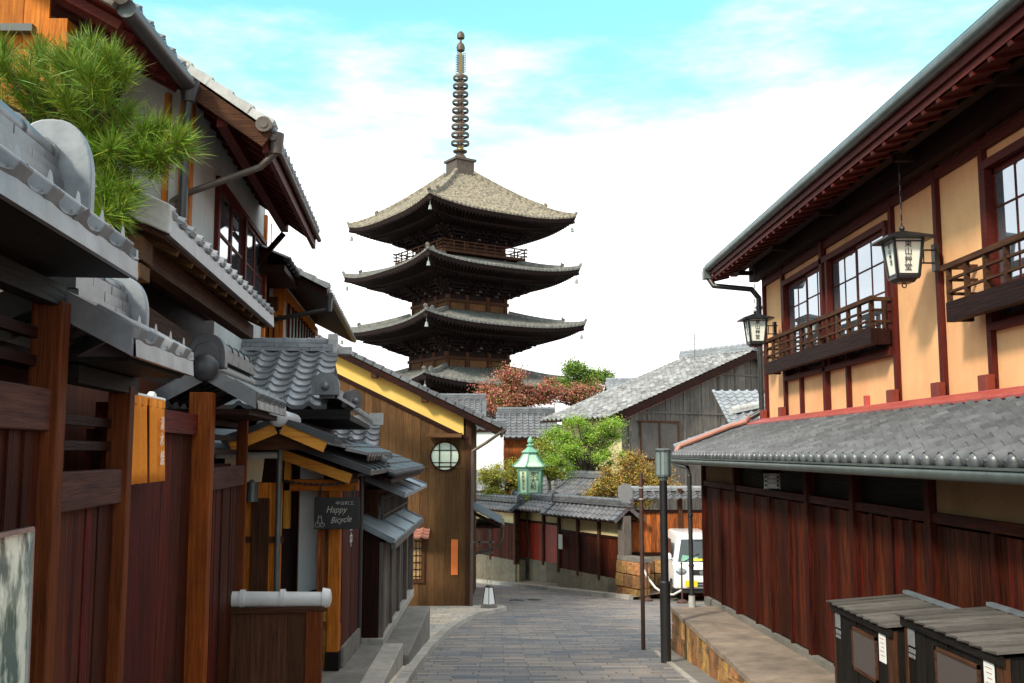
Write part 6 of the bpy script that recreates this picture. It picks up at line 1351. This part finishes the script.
b = MB(); b.box(ap - .30, ap - .18, 6.2, 10.5, zp - .24, zp - .10); b.box(ap - .75, ap - .60, 5.95, 10.5, zp - .05, zp + .14); part('pent_beam', b, 'brown2_y', t)
b = MB(); b.box(ap - .42, ap - .12, 5.98, 6.25, zp - .27, zp - .13); b.box(ap - .35, ap - .12, 5.99, 6.2, zp - .38, zp - .29); part('beam_end', b, 'brown_x', t, bev=.006)
each('pent_rafter', 'brown_x', t, [MB().bar((ap - .03, 6.5 + k*.42, zp - .135), (ap - .30, 6.5 + k*.42, zp - .135 + .27*sp_), .035, .04) for k in range(10)])
b = MB(); b.box(ap - .78, ap - .66, 6.2, 10.9, -2.3, zp + .1); b.box(-6, ap - .7, 9.7, 9.8, -2.3, 1.3); part('ground_floor_wall', b, 'dark', t)
b = MB(); b.bar((ap - .45, 6.4, .95), (ap - .45, 10.9, .80), .10, .22); b.bar((ap - .55, 6.4, .45), (ap - .55, 10.9, .42), .08, .12); part('under_eave_beam', b, 'brown2_y', t)
# house beyond (E)
t = thing('town_house', 'farther two storey house with orange post, pale green curtains and orange slats', 'house', (-2.6, 18, -2.3), LB)
ae, ze, sl_ = -1.36, 2.47, .5
b = MB(); b.box(-6, -2.15, 15.9, 16.0, .6, 2.75); b.box(-2.25, -2.15, 15.9, 21.5, .6, 2.8); part('plaster_wall', b, 'white_plaster', t)
b = MB(); b.box(-2.24, -2.08, 15.82, 15.98, .6, 2.7); part('corner_post', b, 'orange', t)
b = MB(); b.box(-2.14, -2.08, 15.9, 21.4, 2.45, 2.6); part('orange_beam', b, 'orange_y', t)
b = MB()
for k in range(10): b.box(-2.13, -2.09, 16.7 + k*.46, 16.8 + k*.46, 1.1, 2.45)
wd_ = part('window', b, 'trim', t)
b = MB()
for k in range(9): b.box(-2.13, -2.115, 16.84 + k*.46, 17.14 + k*.46, 1.12, 2.4)
part('curtain', b, M['curtain'], wd_)
r = MB(); tile_sheet(r, (ae, 15.2, ze), (0, 1, 0), (-1, 0, sl_), 6.4, 2.6, amp=.04); rr_ = part('roof', r, 'tile', t)
r = MB(); verge_tiles(r, (ae, 15.2, ze + .03), (ae - 2.3, 15.2, ze + .03 + 2.3*sl_), (0, -1, 0), drop=.03, wd=.22); part('verge', r, 'tile_white', rr_)
b = MB(); b.frame8([(ae, 15.25, ze - .14), (ae - 2.3, 15.25, ze - .14 + 2.3*sl_), (ae - 2.3, 21.5, ze - .14 + 2.3*sl_), (ae, 21.5, ze - .14)], [(ae, 15.25, ze - .03), (ae - 2.3, 15.25, ze - .03 + 2.3*sl_), (ae - 2.3, 21.5, ze - .03 + 2.3*sl_), (ae, 21.5, ze - .03)]); part('soffit', b, 'dark_y', t)
b = MB(); b.tube([(ae + .04, 15.3, ze - .1), (ae + .04, 21.5, ze - .1)], .05, 8); b.cyl((ae + .02, 15.35, ze - .33), (ae + .02, 15.35, ze - .1), .05, .07, 8); b.tube([(ae + .02, 15.35, ze - .3), (-2.1, 15.45, ze - .44), (-2.3, 15.6, ze - .46)], .035, 8); part('gutter', b, 'pipe_dark', t)
b = MB()
for k in range(16): b.box(-3.3 + k*.08, -3.255 + k*.08, 15.6, 15.64, 1.5, 2.16)
b.box(-3.3, -2.05, 15.58, 15.66, 1.5, 1.58); b.box(-3.3, -2.05, 15.58, 15.66, 2.1, 2.16); part('slat_screen', b, 'orange', t)
b = MB(); b.box(-3.3, -2.15, 15.67, 15.7, 1.4, 2.4); part('screen_backing', b, 'brown2', t)
t = thing('small_roof', 'small dark tiled roof wedged between the two white walled houses', 'roof', (-2.3, 15, 2.6), LB)
r = MB(); tile_sheet(r, (-1.80, 14.0, 2.66), (0, 1, 0), (-1, 0, .5), 1.7, .8); eave_discs(r, (-1.80, 14.0, 2.66), (0, 1, 0), (-1, 0, .5), 1.7, .27, .055); part('tiles', r, 'tile_dark', t)
b = MB(); b.box(-2.4, -1.84, 14.0, 15.6, 2.52, 2.6); b.box(-2.6, -2.3, 14.5, 15.8, .6, 2.9); part('soffit_and_wall', b, 'dark', t)
q = MB(); q.cyl((-3.2, 22, 3.3), (-3.2, 22, 5.0), .014, .014, 5); q.bar((-3.2, 22, 4.25), (-2.75, 22, 4.25), .012, .012); solo('antenna', q, 'gutter', 'thin aerial mast between the left roofs', 'antenna', (-3.2, 22, 3.3), LB)
# house A, nearest, world axes
t = thing('near_house', 'near two storey house with wide dark eave above the pine', 'house', (-4, 8.2, -2))
sa, ax, az = .56, -2.92, 3.50
r = MB(); tile_sheet(r, (ax, 7.42, az), (0, 1, 0), (-1, 0, sa), 1.72, 4.2*math.hypot(1, sa), amp=.04, lip=.03); eave_discs(r, (ax, 7.42, az), (0, 1, 0), (-1, 0, sa), 1.72, .27, .055); rr_ = part('roof', r, 'tile', t)
b = MB(); b.frame8([(ax, 7.44, az - .13), (ax - 4.2, 7.44, az - .13 + 4.2*sa), (ax - 4.2, 9.1, az - .13 + 4.2*sa), (ax, 9.1, az - .13)], [(ax, 7.44, az - .04), (ax - 4.2, 7.44, az - .04 + 4.2*sa), (ax - 4.2, 9.1, az - .04 + 4.2*sa), (ax, 9.1, az - .04)]); part('soffit', b, 'trim_y', t)
b = MB(); b.bar((ax, 7.40, az - .04), (ax - 4.2, 7.40, az - .04 + 4.2*sa), .09, .15); part('barge_board', b, 'grey_x', rr_)
b = MB(); b.cyl((ax - .0, 7.34, az + .0), (ax - .0, 7.5, az + .0), .07, .07, 14); b.cyl((ax, 7.33, az), (ax, 7.34, az), .035, .035, 10); part('corner_tile', b, 'tile_white', rr_)
b = MB(); b.tube([(ax + .05, 7.42, az - .10), (ax + .05, 9.1, az - .12)], .075, 12); b.cyl((ax + .05, 9.0, az - .28), (ax + .05, 9.0, az - .08), .06, .10, 12); b.tube([(ax + .05, 9.0, az - .25), (ax + .02, 9.05, az - .5), (ax + .0, 9.1, 2.0)], .04, 10); part('gutter', b, 'pipe_dark', t, smooth=True)
each('rafter', 'trim_x', t, [MB().bar((ax - .05, 7.6 + k*.27, az - .17), (ax - .8, 7.6 + k*.27, az - .17 + .75*sa), .06, .07) for k in range(6)])
b = MB(); planks(b, (-8, 7.8), (-3.62, 7.8), .4, lambda q: az - .2 + 4.2*sa*min(1, (1 - q)*1.05 + .15), .22, .03, out=(0, -1)); part('gable_boards', b, 'orange', t)
b = MB(); b.box(-3.6, -3.45, 7.72, 7.9, .4, az - .05); part('corner_post', b, 'orange', t)
b = MB(); b.box(-3.62, -3.5, 7.9, 9.0, .4, az); part('side_wall', b, 'dark', t)
b = MB(); b.box(-8, -3.7, 7.66, 7.74, 3.32, 3.38); part('crossbar', b, 'pipe_dark', t)
# ================================================================== pine
t = thing('pine_tree', 'long needled green pine reaching over the left fence roof', 'pine tree', (-3.0, 6.3, -2.0))
rng = random.Random(4)
def at(px, py, Y):   # measured points of the pine's tufts, turned into places in the garden
    u = (px - 512)/1000; v = (341.5 - py)/1000; dy = math.cos(TH) - v*math.sin(TH); dz = math.sin(TH) + v*math.cos(TH); k = Y/dy; return Vector((u*k + .014*Y, Y, dz*k))
tufts = [(18, 70, 5.6), (6, 95, 5.6), (10, 135, 5.7), (34, 92, 5.7), (30, 120, 5.8), (70, 60, 5.6), (88, 48, 5.7), (95, 78, 5.5), (62, 82, 5.7), (110, 62, 5.6), (122, 70, 5.6), (80, 100, 5.7), (108, 92, 5.6), (55, 110, 5.8),
         (98, 128, 5.8), (120, 122, 5.7), (118, 148, 5.6), (140, 128, 5.6), (150, 145, 5.5), (166, 128, 5.6), (176, 150, 5.5), (160, 160, 5.6), (100, 152, 5.7), (70, 140, 5.9), (40, 150, 5.8), (16, 165, 5.7), (80, 165, 5.8),
         (112, 172, 5.7), (100, 208, 5.6), (120, 212, 5.5), (108, 196, 5.7), (128, 195, 5.6), (136, 158, 5.7), (0, 60, 5.7), (44, 62, 5.8)]
tr = MB(); root = Vector((-3.2, 6.4, -2.1)); mid = Vector((-3.05, 6.3, 1.2)); tr.cyl(root, mid, .13, .09, 9); hub = [Vector((-2.9, 6.2, 1.45)), Vector((-3.0, 6.3, 2.2)), Vector((-2.45, 6.0, 1.9))]
tr.cyl(mid, hub[0], .09, .06, 8); tr.cyl(hub[0], hub[1], .06, .04, 8); tr.cyl(hub[0], hub[2], .055, .035, 8)
nd = MB(); pts_ = []
for px, py, Y in tufts:
    base = at(px, py, Y)
    for _ in range(3):
        pts_.append(base + Vector((rng.uniform(-.06, .06), rng.uniform(-.09, .09), rng.uniform(-.06, .04))))
for c in pts_:
    hb = min(hub, key=lambda h: (h - c).length); m_ = hb.lerp(c, .5) + Vector((0, 0, -.05)); tr.cyl(hb, m_, .018, .010, 5); tr.cyl(m_, c, .010, .005, 5)
    dirn = (c - hb).normalized() + Vector((rng.uniform(-.3, .3), rng.uniform(-.3, .3), .7)); dirn.normalize()
    for _ in range(170):
        d = (dirn + Vector((rng.gauss(0, .6), rng.gauss(0, .6), rng.gauss(0, .5)))).normalized(); l_ = rng.uniform(.10, .21); s_ = d.cross(Vector((rng.gauss(0, 1), rng.gauss(0, 1), rng.gauss(0, 1)))).normalized()*.0016
        st_ = c + d*.008 + dirn*rng.uniform(-.12, .02); mdp = st_ + d*l_*.55 + Vector((0, 0, -.003)); e = st_ + d*l_ + Vector((0, 0, -.012))
        nd.add([st_ - s_, st_ + s_, mdp + s_, mdp - s_, e], [(0, 1, 2, 3), (3, 2, 4)])
part('trunk', tr, 'bark', t); part('crown', nd, 'needles', t)
# standing notice at the picture's lower left
t = thing('notice_stand', 'upright clear fronted notice board with silver frame leaning by the left fence', 'notice board', (-1.35, 3.3, -1.8), LB)
A = lambda y, z, o=0: Vector((-1.30 + .012*o + (z + .25)*-.02, y, z))
y0, y1, zt_, zb_ = 2.95, 3.60, -.26, -1.75
b = MB(); b.frame8([A(y0, zb_), A(y1 - .03, zb_), A(y1 - .03, zb_, -1), A(y0, zb_, -1)], [A(y0, zt_), A(y1, zt_), A(y1, zt_, -1), A(y0, zt_, -1)]); part('board', b, M['poster'], t)
b = MB()
for p, q in ((A(y0, zb_), A(y0, zt_)), (A(y1 - .03, zb_), A(y1, zt_)), (A(y0, zt_), A(y1, zt_)), (A(y0, zb_), A(y1 - .03, zb_))): b.bar(p, q, .016, .02, (1, 0, 0.01))
part('silver_frame', b, M['silver'], t)
b = MB()
for k, (yy_, zz, l_) in enumerate(((3.46, -.95, .06), (3.44, -1.0, .09), (3.47, -1.06, .05), (3.43, -1.12, .08))): b.frame8([A(yy_, zz, .15), A(yy_ + l_, zz + .01, .15), A(yy_ + l_, zz + .01, .35), A(yy_, zz, .35)], [A(yy_, zz + .022, .15), A(yy_ + l_, zz + .035, .15), A(yy_ + l_, zz + .035, .35), A(yy_, zz + .022, .35)])
part('pink_marks', b, M['pink'], t)
b = MB(); b.bar(A(y0 + .05, zb_), A(y0 + .05, zb_) + Vector((-.12, 0, 0)), .03, .02); b.bar(A(y1 - .08, zb_), A(y1 - .08, zb_) + Vector((-.12, 0, 0)), .03, .02); part('foot', b, M['silver'], t)
